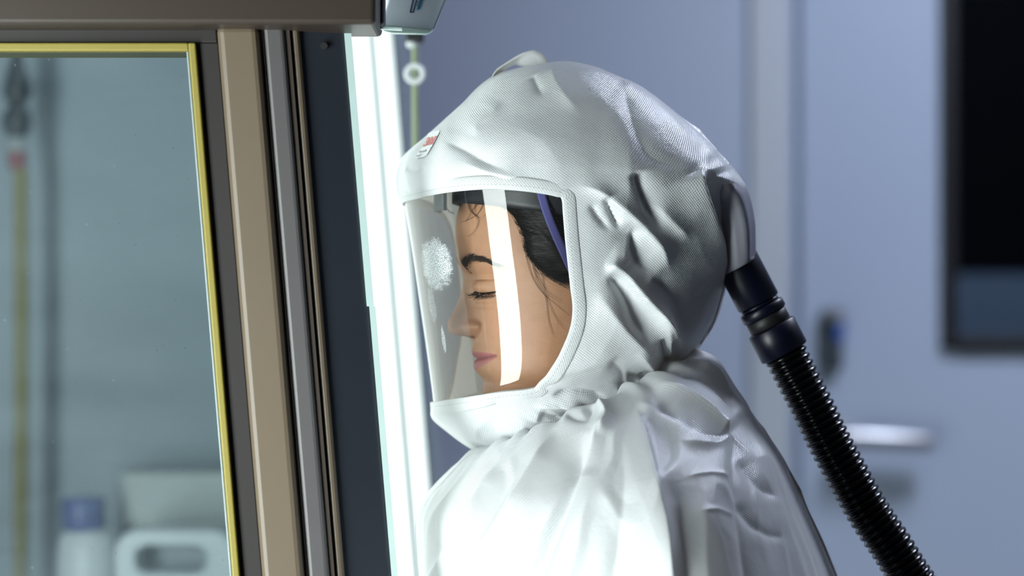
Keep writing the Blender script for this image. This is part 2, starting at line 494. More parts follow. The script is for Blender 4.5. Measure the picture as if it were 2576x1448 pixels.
# ------------------------------------------------------------------ the cabinet
cab = empty('safety_cabinet', (-0.5, 0.4, 0.0), 'brown sloped-front laboratory safety cabinet with yellow-gasketed side window', 'cabinet')
YS = -0.115                                   # plane of the near side wall
SL = 112.0 / 1348.0                          # lean of the front in frame pixels per row
def lean(px_top, r): return px_top + (r - 100.0) * SL
def leaning(name, l, r, row0, row1, Y0, Y1, mat, bevel=0.0, parent=cab):
    return prism(name, [(lean(l, row0), row0), (lean(r, row0), row0), (lean(r, row1), row1), (lean(l, row1), row1)], Y0, Y1, mat, parent, bevel)
ROWB = 2250
YW, YP = -0.142, YS + 0.03             # window plane, inner face of the side wall
leaning('window_gasket', 472, 491, 107, ROWB, YW - 0.004, YP, M['yellow'], 0.0015)
prism('window_gasket', [(-900, 107), (lean(473, 107), 107), (lean(473, 128), 128), (-900, 128)], YW - 0.004, YP, M['yellow'], cab, 0.0015)
leaning('frame_recess', 491, 548, 107, ROWB, YW + 0.002, YP, M['darkbrown'], 0.001)
leaning('frame_post', 546, 652, 62, ROWB, -0.150, YP, M['tan'], 0.006)
leaning('frame_groove', 651, 663, 62, ROWB, -0.1425, YP, M['brown'])
leaning('frame_rail', 662, 717, 62, ROWB, -0.143, YP, M['greyrail'], 0.004)
leaning('frame_groove', 716, 730, 62, ROWB, -0.139, YP, M['brown'])
leaning('frame_bead', 729, 754, 62, ROWB, -0.136, YP, M['tan'], 0.004)
def slanted_strip(name, l, r, row0, row1, Yl, Yr, mat):
    V = []
    for row in (row0, row1):
        a, b = W(lean(l, row), row, Yl), W(lean(r, row), row, Yr)
        V += [a, b, (b[0], YP, b[2]), (a[0], YP, a[2])]
    return mesh(name, V, [(0, 4, 5, 1), (1, 5, 6, 2), (2, 6, 7, 3), (3, 7, 4, 0), (0, 1, 2, 3), (7, 6, 5, 4)], mat, cab)
slanted_strip('side_strip', 753, 873, 62, ROWB, -0.131, YS + 0.002, M['charcoal'])
prism('frame_recess', [(-900, 60), (lean(546, 60), 60), (lean(546, 107), 107), (-900, 107)], YW + 0.002, YP, M['darkbrown'], cab, 0.001)  # shadow gap under the header, its shade put into the dark brown
prism('header', [(-900, -260), (945, -260), (945, 61), (-900, 61)], -0.185, YP, M['brown'], cab, 0.004)
prism('header_end', [(945, -260), (966, -260), (966, 61), (945, 61)], YS + 0.0, YP, M['darkbrown'], cab, 0.003)
# window pane, slightly dusty, with a bright bevelled edge line
pane_mat, nt, mh = clear_sheet('side_window_glass', (0.9, 0.95, 0.96), gain=1.0, haze=0.1, haze_col=(0.45, 0.55, 0.62))
N = nt.nodes.new; tcn = N('ShaderNodeTexCoord'); mp = N('ShaderNodeMapping'); mp.inputs['Scale'].default_value = (2, 1, 5)
nz = N('ShaderNodeTexNoise'); nz.inputs['Scale'].default_value = 2.0; nz.inputs['Detail'].default_value = 6; nz.inputs['Roughness'].default_value = 0.6
mr = N('ShaderNodeMapRange'); mr.inputs['From Min'].default_value = 0.35; mr.inputs['From Max'].default_value = 0.75; mr.inputs['To Min'].default_value = 0.02; mr.inputs['To Max'].default_value = 0.10
nt.links.new(tcn.outputs['Object'], mp.inputs[0]); nt.links.new(mp.outputs[0], nz.inputs['Vector']); nt.links.new(nz.outputs['Fac'], mr.inputs['Value'])
vo = N('ShaderNodeTexVoronoi'); vo.inputs['Scale'].default_value = 55; nt.links.new(tcn.outputs['Object'], vo.inputs['Vector'])
sp = N('ShaderNodeMath'); sp.operation = 'LESS_THAN'; sp.inputs[1].default_value = 0.055; nt.links.new(vo.outputs['Distance'], sp.inputs[0])
sa = N('ShaderNodeMath'); sa.operation = 'MULTIPLY_ADD'; sa.inputs[1].default_value = 0.12; nt.links.new(sp.outputs[0], sa.inputs[0]); nt.links.new(mr.outputs[0], sa.inputs[2])
nt.links.new(sa.outputs[0], mh.inputs[0])
prism('side_window', [(-900, 126), (lean(474, 126), 126), (lean(474, ROWB), ROWB), (-900, ROWB)], YW + 0.006, YW + 0.012, pane_mat, cab)
M['pane_edge'] = plain('pane_edge', (0.30, 0.36, 0.38), 0.3)
leaning('pane_edge', 466, 472, 129, ROWB, YW + 0.002, YW + 0.012, M['pane_edge'], 0.0008)
# screw on the charcoal strip
sc_ = W(817, 118, YS)
lathe('screw', [(sc_[0], YS + 0.004, sc_[2]), (sc_[0], YS - 0.009, sc_[2])], [0.0034, 0.003], M['black'], cab, n=20)
# body of the cabinet: back, far side, top, worktop, stand
def xs_at(z, off=0.0):      # x of the sash plane at height z
    a = W(lean(884, 0), 0, YS); b = W(lean(884, 1448), 1448, YS)
    t = (z - a[2]) / (b[2] - a[2]); return a[0] + (b[0] - a[0]) * t + off
YFAR = 1.06
def slab_y(name, y0, y1, z0, z1, xback, off, mat, parent=cab, bevel=0.0):
    pts = [(xback, z0), (xs_at(z0, off), z0), (xs_at(z1, off), z1), (xback, z1)]
    V = [(x, y0, z) for x, z in pts] + [(x, y1, z) for x, z in pts]
    return mesh(name, V, [(0, 1, 2, 3), (7, 6, 5, 4), (0, 4, 5, 1), (1, 5, 6, 2), (2, 6, 7, 3), (3, 7, 4, 0)], mat, parent)
slab_y('far_side', YFAR, YFAR + 0.04, 0.92, 1.84, -0.95, -0.01, M['steel'])
box('back_wall', (-0.98, YS + 0.03, 0.92), (-0.95, YFAR, 1.84), M['steel'], cab)
box('hood_top', (-0.98, YS + 0.02, 1.84), (-0.16, YFAR + 0.04, 2.15), M['brown'], cab, 0.004)
box('worktop', (-0.98, YS - 0.01, 0.88), (-0.075, YFAR + 0.04, 0.92), M['greyrail'], cab, 0.004)
for lx_, ly_ in ((-0.93, YS + 0.05), (-0.14, YS + 0.05), (-0.93, YFAR - 0.02), (-0.14, YFAR - 0.02)):
    box('leg', (lx_ - 0.03, ly_ - 0.03, 0.0), (lx_ + 0.03, ly_ + 0.03, 0.88), M['brown'], cab, 0.004)
# lower side wall between worktop and visible frame is the window's own frame
tb = lathe('fill_tube', [(-0.55, YS + 0.08, 1.80), (-0.55, YFAR - 0.06, 1.80)], [0.013, 0.013], M['tube'], cab, n=20)  # out-of-view tube added to light the interior

# luminous front panel behind the sash
def front_slab(name, y0, y1, z0, z1, off0, off1, mat, bevel=0.0):
    pts = [(y0, z0), (y1, z0), (y1, z1), (y0, z1)]
    V = [(xs_at(z, off0), y, z) for y, z in pts] + [(xs_at(z, off1), y, z) for y, z in pts]
    o = mesh(name, V, [(3, 2, 1, 0), (4, 5, 6, 7), (0, 1, 5, 4), (1, 2, 6, 5), (2, 3, 7, 6), (3, 0, 4, 7)], mat, cab)
    return o
ZP1 = W(0, 117, -0.08)[2]
front_slab('light_housing', YS + 0.032, YFAR, 0.94, 1.84, -0.05, -0.018, plain('housing_green_grey', (0.42, 0.5, 0.44), 0.5))
front_slab('light_diffuser', -0.078, 0.41, 0.96, 1.835, -0.018, -0.012, M['panel'])
front_slab('light_diffuser', 0.66, 0.95, 0.96, 1.835, -0.018, -0.012, M['panel'])
front_slab('light_cap', YS + 0.034, YS + 0.05, ZP1, W(0, 70, YS)[2], -0.03, -0.0075, plain('cap_green_white', (0.62, 0.7, 0.6), 0.5))
# the sash: two sheets of glass, the upper one a little proud
Zst = W(0, 770, YS)[2]
front_slab('sash_pane', YS + 0.0, YFAR, Zst, 1.83, -0.006, 0.0, M['sash'])
front_slab('sash_pane', YS + 0.0, YFAR, 1.12, Zst, -0.004, 0.001, M['sash'])
front_slab('sash_edge', YS - 0.0012, YS + 0.0, Zst, W(0, 64, YS)[2], -0.0056, 0.0004, M['glass_edge'])
front_slab('sash_edge', YS - 0.0012, YS + 0.0, 1.12, Zst, -0.0036, 0.0016, M['glass_edge'])
zt = W(0, 64, YS)[2]
prism('sash_top_edge', [(872, 61), (1012, 69), (1012, 76), (900, 70), (872, 66)], YS - 0.001, YS + 0.006, M['glass_edge'], cab, 0.0006)

# hanging tube inside the cabinet
yt = 0.95
ht = empty('hanging_tube', W(55, 1735, yt), 'yellow tube with dark connector hanging inside the cabinet', 'tube')
lathe('tube', [W(52, 425, yt), W(54, 800, yt), W(52, 1448, yt), W(52, 1735, yt)], [0.0095] * 4, plain('olive_tube', (0.22, 0.19, 0.035), 0.5), ht, n=20)
lathe('connector', [W(43, 110, yt), W(43, 150, yt), W(43, 210, yt), W(43, 240, yt), W(43, 262, yt), W(43, 290, yt), W(42, 320, yt), W(42, 345, yt)],
      [0.005, 0.008, 0.017, 0.018, 0.010, 0.018, 0.019, 0.011], plain('dark_connector', (0.012, 0.02, 0.025), 0.4), ht, n=24)
lathe('ferrule', [W(42, 345, yt), W(42, 382, yt)], [0.011, 0.011], M['grey_plastic'], ht, n=20)
lathe('collar', [W(43, 382, yt), W(44, 412, yt), W(46, 426, yt)], [0.012, 0.012, 0.01], M['red'], ht, n=20)

# things standing in the cabinet
yb = 0.86
def bottle():
    b = empty('plastic_bottle', (W(222, 1448, yb)[0], yb, 0.92), 'white plastic bottle with blue cap standing in the cabinet', 'bottle')
    bx = b.location.x
    z = lambda r: W(0, r, yb)[2]
    zs = [0.921, 0.925, z(1400), z(1352), z(1338), z(1330)]
    rs = [0.036, 0.039, 0.039, 0.036, 0.031, 0.026]
    lathe('bottle_body', [(bx, yb, a) for a in zs], rs, M['white_plastic'], b, n=36)
    zs = [z(1330), z(1326), z(1258), z(1250)]
    lathe('bottle_cap', [(bx - 0.006, yb, a) for a in zs], [0.026, 0.0275, 0.0275, 0.025], M['blue_cap'], b, n=36)
bottle()
def canister():
    yc = 0.80
    z = lambda r: W(0, r, yc)[2]
    x = lambda p: W(p, 0, yc)[0]
    c = empty('white_canister', (x(440), yc, 0.92), 'white plastic canister with an oval grip hole beside the bottle', 'canister')
    # outer outline with rounded top, oval hole; extruded along Y
    def rrect(cx, cz, hw, hh, r, n=8):
        out = []
        for (sx, sz, a0) in ((1, 1, 0), (-1, 1, 90), (-1, -1, 180), (1, -1, 270)):
            for k in range(n + 1):
                a = math.radians(a0 + 90 * k / n)
                out.append((cx + sx * (hw - r) + r * math.cos(a), cz + sz * (hh - r) + r * math.sin(a)))
        return out
    zt_, zb_ = z(1326), 0.921
    ocx, ohw = (x(300) + x(600)) / 2, (x(600) - x(300)) / 2
    outer = rrect(ocx, (zt_ + zb_) / 2, ohw, (zt_ - zb_) / 2, 0.028)
    hole = rrect((x(350) + x(530)) / 2, (z(1365) + z(1432)) / 2, (x(530) - x(350)) / 2, (z(1365) - z(1432)) / 2, 0.016)
    n = len(outer); V = []; Fc = []
    for yy in (yc - 0.035, yc + 0.035):
        V += [(a, yy, b) for a, b in outer]; V += [(a, yy, b) for a, b in hole]
    for i in range(n):
        j = (i + 1) % n
        Fc += [(i, j, n + j, n + i), (2 * n + j, 2 * n + i, 3 * n + i, 3 * n + j), (i, 2 * n + i, 2 * n + j, j), (n + j, 3 * n + j, 3 * n + i, n + i)]
    o = mesh('canister_body', V, Fc, M['white_plastic'], c)
    bv = o.modifiers.new('bevel', 'BEVEL'); bv.width = 0.004; bv.segments = 2; bv.limit_method = 'ANGLE'
    mesh('grip_panel', [(a, yc + 0.03, b) for a, b in hole] + [(a, yc + 0.034, b) for a, b in hole],
         [tuple(range(n)), tuple(range(2 * n - 1, n - 1, -1))] + [(i, (i + 1) % n, n + (i + 1) % n, n + i) for i in range(n)], M['grey_plastic'], c)
canister()
yg = 0.98
gx0, gx1, gz0, gz1 = W(318, 0, yg)[0], W(612, 0, yg)[0], W(0, 1316, yg)[2], W(0, 1180, yg)[2]
gb = empty('storage_box', ((gx0 + gx1) / 2, yg, 0.92), 'pale grey storage box standing behind the white canister', 'box')
box('box_body', (gx0 + 0.004, yg - 0.05, 0.921), (gx1 - 0.004, yg + 0.05, gz0 - 0.004), M['charcoal'], gb, 0.003)
box('box_lid', (gx0, yg - 0.055, gz0), (gx1, yg + 0.055, gz1), plain('pale_grey_lid', (0.48, 0.50, 0.48), 0.5), gb, 0.004)
box('box_rim', (gx0 + 0.003, yg - 0.052, gz0 - 0.008), (gx1 - 0.003, yg + 0.052, gz0), M['black'], gb, 0.001)

# plastic sleeve with printed sheet at the top of the sash
ysl = -0.02
slv = empty('printed_sleeve', W(1030, 85, ysl), 'clear plastic sleeve with printed sheet hanging above the sash top', 'document sleeve')
def tilted(name, quad, Y0, Y1, mat, parent, skew=0.0, bevel=0.0):
    bm = bmesh.new()
    f = []; b = []
    for k, (px, py) in enumerate(quad):
        p = W(px, py, Y0); f.append(bm.verts.new((p[0], Y0 + skew * (p[2] - 1.66), p[2])))
        b.append(bm.verts.new((p[0], Y1 + skew * (p[2] - 1.66), p[2])))
    n = len(f); bm.faces.new(f); bm.faces.new(b[::-1])
    for i in range(n): bm.faces.new((f[i], b[i], b[(i + 1) % n], f[(i + 1) % n]))
    bmesh.ops.recalc_face_normals(bm, faces=bm.faces[:])
    if bevel: bmesh.ops.bevel(bm, geom=bm.edges[:], offset=bevel, segments=2, affect='EDGES')
    me = bpy.data.meshes.new(name); bm.to_mesh(me); bm.free()
    return link(name, me, mat, parent)
sheet_mat = plain('sleeve_sheet', (0.66, 0.73, 0.84), 0.35, noise=0.08, nscale=60)
tilted('sheet', [(1118, -486), (1290, -486), (1172, -120), (1090, 78), (958, 66), (1012, -120)], ysl, ysl + 0.006, sheet_mat, slv, 0.0, 0.0015)
_a = W(1210, -478, ysl)
box('hanger_arm', (-0.158, ysl - 0.004, _a[2] - 0.006), (_a[0] + 0.02, ysl + 0.01, _a[2] + 0.006), M['black'], slv, 0.002)
tilted('sleeve_lip', [(956, 62), (1090, 74), (1075, 84), (985, 82), (962, 76)], ysl - 0.004, ysl + 0.01, M['glass_edge'], slv, 0.0, 0.001)
tilted('printed_mark', [(1031, 29.5), (1038, 30), (1038.5, 32), (1030.5, 31.5)], ysl - 0.0008, ysl + 0.001, M['ink_blue'], slv)
tilted('printed_line', [(1047, -40), (1048.2, -40), (1031.6, 30), (1030.4, 30)], ysl - 0.0008, ysl + 0.001, M['ink_blue'], slv)
tilted('printed_line', [(1057, -40), (1058, -40), (1038.9, 30), (1037.9, 30)], ysl - 0.0008, ysl + 0.001, M['ink_blue'], slv)
for k in range(3):
    tilted('printed_line', [(1068 + 3 * k, -40), (1069.3 + 3 * k, -40), (1048.8 + 3 * k, 25 - k), (1047.5 + 3 * k, 25 - k)], ysl - 0.0008, ysl + 0.001, M['ink_cyan'], slv)
for k in range(7):
    a = -30 + 7.0 * k
    tilted('printed_line', [(1050 - a * 0.24, a), (1055 - a * 0.24, a), (1054.7 - a * 0.24, a + 1.2), (1049.7 - a * 0.24, a + 1.2)], ysl - 0.0008, ysl + 0.001, M['label_ink'], slv)

# pull cord beyond the sash; its ring shapes an out-of-focus highlight
yk = 0.32
pc = empty('pull_cord', W(1045, 398, yk), 'green pull cord with a ring-shaped highlight hanging from a black clip', 'pull cord')
b0, b1 = W(1021, 80, yk), W(1066, 106, yk)
box('clip', (b0[0], yk - 0.01, b1[2]), (b1[0], yk + 0.02, b0[2]), M['black'], pc, 0.003)
lathe('knob', [W(1037, 104, yk), W(1037, 107, yk), W(1037, 116, yk), W(1037, 121, yk)], [0.0045, 0.006, 0.006, 0.003], M['white_plastic'], pc, n=20)
lathe('cord', [W(1044, 106, yk), W(1044, 190, yk), W(1046, 398, yk)], [0.0034] * 3, M['cord'], pc, n=14)
def torus(name, c, R, r, mat, parent, n=40, k=14):
    P = np.zeros((k + 1, n, 3))
    for i in range(k + 1):
        a = 2 * math.pi * i / k
        for j in range(n):
            t = 2 * math.pi * j / n
            P[i, j] = (c[0] + (R + r * math.cos(a)) * math.cos(t), c[1] + r * 0.5 * math.sin(a), c[2] + (R + r * math.cos(a)) * math.sin(t))
    return grid_mesh(name, P, mat, parent, wrap=True)
torus('ring', (W(1044, 187, yk)[0], yk - 0.006, W(1044, 187, yk)[2]), 0.0082, 0.0026, M['ring'], pc)
# the bracket that carries the clip
bz = W(1040, 82, yk)[2]
box('arm', (b0[0] + 0.002, yk - 0.004, bz - 0.002), (b0[0] + 0.014, yk + 0.012, ZC), M['black'], pc, 0.002)

# ------------------------------------------------------------------ the person
S = (0.0 - CAM_Y) / FPX                          # metres per pixel in the head's mid plane
def hx(px): return (np.asarray(px, float) - 1288.0) * S
def hz_(r): return CAM_Z - (np.asarray(r, float) - 724.0) * S
FACE_YAW = math.radians(6.0)
HEAD_C = (hx(1420), 0.0)

BASE = np.array([  # row, front px, back px, half width (m), exponent front
    (384, 1400, 1450, 0.010, 2.0), (390, 1360, 1490, 0.026, 2.0), (400, 1322, 1530, 0.037, 2.0), (430, 1252, 1590, 0.053, 2.0),
    (460, 1208, 1625, 0.063, 2.05), (490, 1176, 1650, 0.068, 2.1), (520, 1157, 1665, 0.071, 2.1), (560, 1147, 1678, 0.073, 2.1),
    (600, 1146, 1684, 0.0735, 2.1), (640, 1151, 1684, 0.073, 2.05), (665, 1157, 1682, 0.0725, 2.0), (690, 1167, 1678, 0.0715, 1.95),
    (710, 1173, 1673, 0.071, 1.9), (740, 1180, 1662, 0.0695, 1.85), (780, 1184, 1640, 0.0675, 1.75), (820, 1186, 1610, 0.0645, 1.7),
    (850, 1187, 1585, 0.062, 1.65), (880, 1190, 1565, 0.0595, 1.6), (900, 1196, 1553, 0.0575, 1.6), (930, 1203, 1543, 0.0545, 1.62),
    (950, 1213, 1540, 0.0520, 1.66), (962, 1219, 1540, 0.0505, 1.7), (985, 1219, 1542, 0.048, 1.75), (1003, 1224, 1545, 0.046, 1.8),
    (1016, 1240, 1548, 0.045, 1.85), (1028, 1275, 1551, 0.045, 1.9), (1040, 1318, 1554, 0.046, 2.0), (1060, 1350, 1560, 0.048, 2.0),
    (1100, 1365, 1575, 0.052, 2.0), (1150, 1360, 1600, 0.060, 2.0), (1200, 1345, 1650, 0.080, 2.0), (1240, 1325, 1690, 0.108, 2.0),
    (1280, 1300, 1730, 0.140, 2.1), (1340, 1275, 1770, 0.155, 2.1), (1448, 1255, 1800, 0.160, 2.1), (1600, 1250, 1810, 0.155, 2.2),
    (1800, 1250, 1800, 0.150, 2.3), (2000, 1260, 1800, 0.150, 2.3), (2250, 1230, 1850, 0.175, 2.3), (2400, 1240, 1850, 0.180, 2.2)])
PROF = np.array([(640, 1151), (652, 1153.5), (666, 1157), (686, 1162), (706, 1163.5), (720, 1162.5), (736, 1158.5), (750, 1154), (762, 1149), (783, 1138.5), (800, 1129.5),
    (812, 1126), (822, 1125.5), (831, 1128), (836, 1132), (840, 1139), (843, 1152), (846, 1170), (850, 1180), (857, 1184.5), (872, 1185), (881, 1184), (887, 1185.5),
    (893, 1189.5), (898, 1195), (901, 1200), (904, 1196.5), (909, 1191.5), (916, 1190), (923, 1190.5), (931, 1195), (942, 1204), (952, 1214), (962, 1219)])

def cubic(xk, yk, x):
    """monotone cubic interpolation"""
    xk = np.asarray(xk, float); yk = np.asarray(yk, float)
    h = np.diff(xk); d = np.diff(yk) / h
    m = np.zeros_like(yk); m[0] = d[0]; m[-1] = d[-1]
    ok = d[:-1] * d[1:] > 0
    m[1:-1] = np.where(ok, 2 * d[:-1] * d[1:] / np.where(ok, d[:-1] + d[1:], 1), 0)
    i = np.clip(np.searchsorted(xk, x) - 1, 0, len(xk) - 2); t = (x - xk[i]) / h[i]
    return ((1 + 2 * t) * (1 - t) ** 2) * yk[i] + t * (1 - t) ** 2 * h[i] * m[i] + t * t * (3 - 2 * t) * yk[i + 1] + t * t * (t - 1) * h[i] * m[i + 1]

def face_dx(row, y):
    """forward displacement (pixels, positive = forward) of the face features; y in metres, both arrays."""
    y = np.abs(y)
    base = cubic(BASE[:, 0], BASE[:, 1], row)
    prof = np.where((row > 640) & (row < 962), cubic(PROF[:, 0], PROF[:, 1], np.clip(row, 640, 962)), base)
    amp = base - prof
    G = lambda a, r0, sr, y0, sy: a * np.exp(-((row - r0) / sr) ** 2 - ((y - y0) / sy) ** 2)
    # nose
    nm = (row > 660) * (1 - smoothstep(852, 872, row))
    wn = np.interp(row, [660, 690, 715, 745, 775, 800, 818, 832, 842, 850, 862], [0.012, 0.0095, 0.0078, 0.0084, 0.0098, 0.0112, 0.0122, 0.0122, 0.0112, 0.010, 0.010])
    ex = np.interp(row, [690, 760, 815, 845], [1.9, 1.8, 1.9, 2.4])
    out = nm * amp * np.exp(-(y / wn) ** ex)
    # wings of the nose and the crease behind them
    out += G(12, 820, 13, 0.0142, 0.0040)
    out -= G(5, 816, 18, 0.0215, 0.0028)
    out -= G(9, 846, 4.5, 0.0075, 0.0035)                    # nostril
    # lips
    lm = smoothstep(852, 872, row) * (1 - smoothstep(940, 960, row))
    yy = np.clip(y / 0.0325, 0, 1)
    lip_shift = 11 * yy ** 1.6                                # mouth line rises to the corner
    r2 = np.clip(row + lip_shift * np.exp(-((row - 898) / 30) ** 2), 640, 962)
    amp2 = cubic(BASE[:, 0], BASE[:, 1], r2) - cubic(PROF[:, 0], PROF[:, 1], r2)
    out += lm * amp2 * np.sqrt(np.clip(1 - yy ** 2.2, 0, 1))
    out -= G(5, 889, 9, 0.0335, 0.004)                        # mouth corner
    out -= G(3.0, 862, 14, 0.0, 0.004)                        # philtrum
    out += G(6, 985, 22, 0.0, 0.016)                          # chin
    # brow ridge, socket, lids
    out += G(6, 655, 16, 0.026, 0.020)
    out -= G(11, 700, 17, 0.0165, 0.0075)
    out -= G(7, 694, 11, 0.034, 0.016)
    out += G(12, 722, 17, 0.0325, 0.0115)
    out -= G(4.0, 703, 3.0, 0.033, 0.014)
    lash = 735 + 900000 * 0 - 4 * ((y - 0.033) / 0.012) ** 2
    out -= 3.2 * np.exp(-((row - lash - 5) / 3.0) ** 2) * np.exp(-((y - 0.033) / 0.0125) ** 4)
    out += G(5, 752, 9, 0.033, 0.012)
    out -= G(4, 768, 8, 0.028, 0.014)
    # cheeks
    out += G(6, 800, 45, 0.045, 0.02)
    out -= G(2.5, 862, 22, 0.029, 0.006)
    return out

def wing(row, x, y):
    """sideways swelling of the nose wings (metres, away from the mid plane), x in pixels."""
    side = np.sign(y) * smoothstep(0.003, 0.009, np.abs(y))
    b = 0.0052 * np.exp(-((row - 820) / 13.0) ** 2 - ((x - 1193) / 15.0) ** 2)
    c = -0.0016 * np.exp(-((row - 818) / 18.0) ** 2 - ((x - 1216) / 5.0) ** 2)
    return side * (b + c)

def face_point(row, y, lift=0.0):
    """world position on the head for a row and a signed sideways y (positive = towards the camera)."""
    row = np.asarray(row, float); y = np.asarray(y, float)
    f = cubic(BASE[:, 0], BASE[:, 1], row); b = cubic(BASE[:, 0], BASE[:, 2], row)
    wd = cubic(BASE[:, 0], BASE[:, 3], row); p = cubic(BASE[:, 0], BASE[:, 4], row)
    c = f + (b - f) * 0.46
    k = np.clip(np.abs(y) / wd, 0, 0.9999)
    x = c - (c - f) * (1 - k ** p) ** (1 / p) - face_dx(row, y) - lift / S
    return head_world(hx(x), -(y + wing(row, x, y)), hz_(row))

def head_world(x, Y, z):
    cs, sn = math.cos(FACE_YAW), math.sin(FACE_YAW)
    wgt = np.clip((np.asarray(z) - hz_(1200)) / (hz_(1040) - hz_(1200)), 0, 1)
    dx_, dy_ = x - HEAD_C[0], Y - HEAD_C[1]
    xr_ = HEAD_C[0] + dx_ * cs - dy_ * sn; yr_ = HEAD_C[1] + dx_ * sn + dy_ * cs
    return np.stack([x + (xr_ - x) * wgt, Y + (yr_ - Y) * wgt, z + 0 * x], -1)

def head_grid(rows, uf, nb, off=None):
    """rings of the head/torso; uf: front column parameters in [-1,1]; nb: back columns."""
    th = np.pi / 2 * (0.55 * uf + 0.45 * uf ** 3)
    R = rows[:, None]
    f = cubic(BASE[:, 0], BASE[:, 1], rows)[:, None]; b = cubic(BASE[:, 0], BASE[:, 2], rows)[:, None]
    wd = cubic(BASE[:, 0], BASE[:, 3], rows)[:, None]; p = cubic(BASE[:, 0], BASE[:, 4], rows)[:, None]
    c = f + (b - f) * 0.46
    sy = np.sign(th) * np.abs(np.sin(th)) ** (2 / p)
    cx_ = np.abs(np.cos(th)) ** (2 / p)
    y = wd * sy
    o_ = 0 if off is None else off
    Rb = np.broadcast_to(R, y.shape)
    x = c - (c - f) * cx_ - face_dx(Rb, y)
    y = y + wing(Rb, x, y)
    tb_ = np.linspace(np.pi / 2, 3 * np.pi / 2, nb + 2)[1:-1][None]
    yb_ = wd * np.sin(tb_); xb_ = c - (b - c) * np.cos(tb_)
    X = np.concatenate([x, xb_ + 0 * R], 1); Y = -np.concatenate([y, yb_ + 0 * R], 1)
    Z = np.broadcast_to(R, X.shape)
    return X, Y, Z

rows = np.concatenate([np.linspace(384, 500, 50)[:-1], np.linspace(500, 640, 90)[:-1], np.linspace(640, 830, 190)[:-1], np.linspace(830, 860, 60)[:-1],
                       np.linspace(860, 1010, 150)[:-1], np.linspace(1010, 1060, 34)[:-1], np.linspace(1060, 1340, 40)[:-1], np.linspace(1340, 2400, 40)])
uf = np.linspace(-1, 1, 240)
X, Y, Z = head_grid(rows, uf, 60)
P = head_world(hx(X), Y, hz_(Z))
# skin colour masks: lips, mouth and lid lines, flush; nostril shade painted dark
ay = np.abs(Y); yy = np.clip(ay / 0.0318, 0, 1)
mline = 901 - 11 * yy ** 1.6
up = mline - (21 - 3 * np.exp(-(ay / 0.003) ** 2)) * np.sqrt(np.clip(1 - yy ** 1.7, 0, 1)) * (1 - 0.25 * yy)
lo = mline + 31 * np.sqrt(np.clip(1 - yy ** 1.5, 0, 1)) * (1 - 0.2 * yy)
front = np.zeros(X.shape); front[:, :240] = 1
lip = smoothstep(-1.5, 2.0, Z - up) * smoothstep(-2.5, 2.5, lo - Z) * (yy < 0.999) * front
mouth = np.exp(-((Z - mline) / 1.3) ** 2) * (yy < 0.999) * front
nostril_shade = np.exp(-((Z - 846.5) / 3.0) ** 2 - ((ay - 0.0075) / 0.0028) ** 2) * front
lidline = np.exp(-((Z - (737 - 4 * ((ay - 0.033) / 0.012) ** 2)) / 2.0) ** 2) * np.exp(-((ay - 0.033) / 0.0125) ** 6) * front
flush = (np.exp(-((Z - 822) / 22) ** 2 - ((ay - 0.008) / 0.012) ** 2) + 0.6 * np.exp(-((Z - 815) / 45) ** 2 - ((ay - 0.045) / 0.016) ** 2)) * front

def skin_material():
    m, nt, p = new_mat('skin'); N = nt.nodes.new; Lk = nt.links.new
    tc = N('ShaderNodeTexCoord')
    nz = N('ShaderNodeTexNoise'); nz.inputs['Scale'].default_value = 90; nz.inputs['Detail'].default_value = 6; Lk(tc.outputs['Object'], nz.inputs['Vector'])
    nf = N('ShaderNodeTexNoise'); nf.inputs['Scale'].default_value = 900; nf.inputs['Detail'].default_value = 3; Lk(tc.outputs['Object'], nf.inputs['Vector'])
    def mixc(fac, a, b):
        n = N('ShaderNodeMix'); n.data_type = 'RGBA'
        for s, v in (('A', a), ('B', b)):
            if isinstance(v, tuple): n.inputs[s].default_value = (*v, 1)
            else: Lk(v, n.inputs[s])
        Lk(fac, n.inputs['Factor']); return n.outputs['Result']
    def att(nm, k=1.0):
        a = N('ShaderNodeAttribute'); a.attribute_name = nm
        mm = N('ShaderNodeMath'); mm.operation = 'MULTIPLY'; mm.use_clamp = True; mm.inputs[1].default_value = k; Lk(a.outputs['Fac'], mm.inputs[0]); return mm.outputs[0]
    c = mixc(nz.outputs['Fac'], (0.34, 0.170, 0.090), (0.47, 0.256, 0.145))
    c = mixc(att('flush', 0.4), c, (0.54, 0.235, 0.155))
    c = mixc(att('lip', 0.9), c, (0.36, 0.12, 0.125))
    c = mixc(att('mouth', 0.75), c, (0.10, 0.03, 0.03))
    c = mixc(att('nostril_shade', 0.9), c, (0.06, 0.02, 0.015))
    c = mixc(att('lidline', 0.9), c, (0.02, 0.015, 0.015))
    Lk(c, p.inputs['Base Color'])
    p.inputs['Roughness'].default_value = 0.48; p.inputs['Specular IOR Level'].default_value = 0.4
    p.inputs['Subsurface Weight'].default_value = 0.12; p.inputs['Subsurface Radius'].default_value = (0.006, 0.002, 0.001); p.inputs['Subsurface Scale'].default_value = 0.5
    b = N('ShaderNodeBump'); b.inputs['Strength'].default_value = 0.3; b.inputs['Distance'].default_value = 0.0006
    Lk(nf.outputs['Fac'], b.inputs['Height']); Lk(b.outputs[0], p.inputs['Normal'])
    return m

person = empty('person', (hx(1480).item(), 0.0, 0.0), 'person in white hooded protective suit looking down into the cabinet', 'person')
body = grid_mesh('body', P, skin_material(), person, wrap=True, attrs=dict(lip=lip, mouth=mouth, nostril_shade=nostril_shade, lidline=lidline, flush=flush))

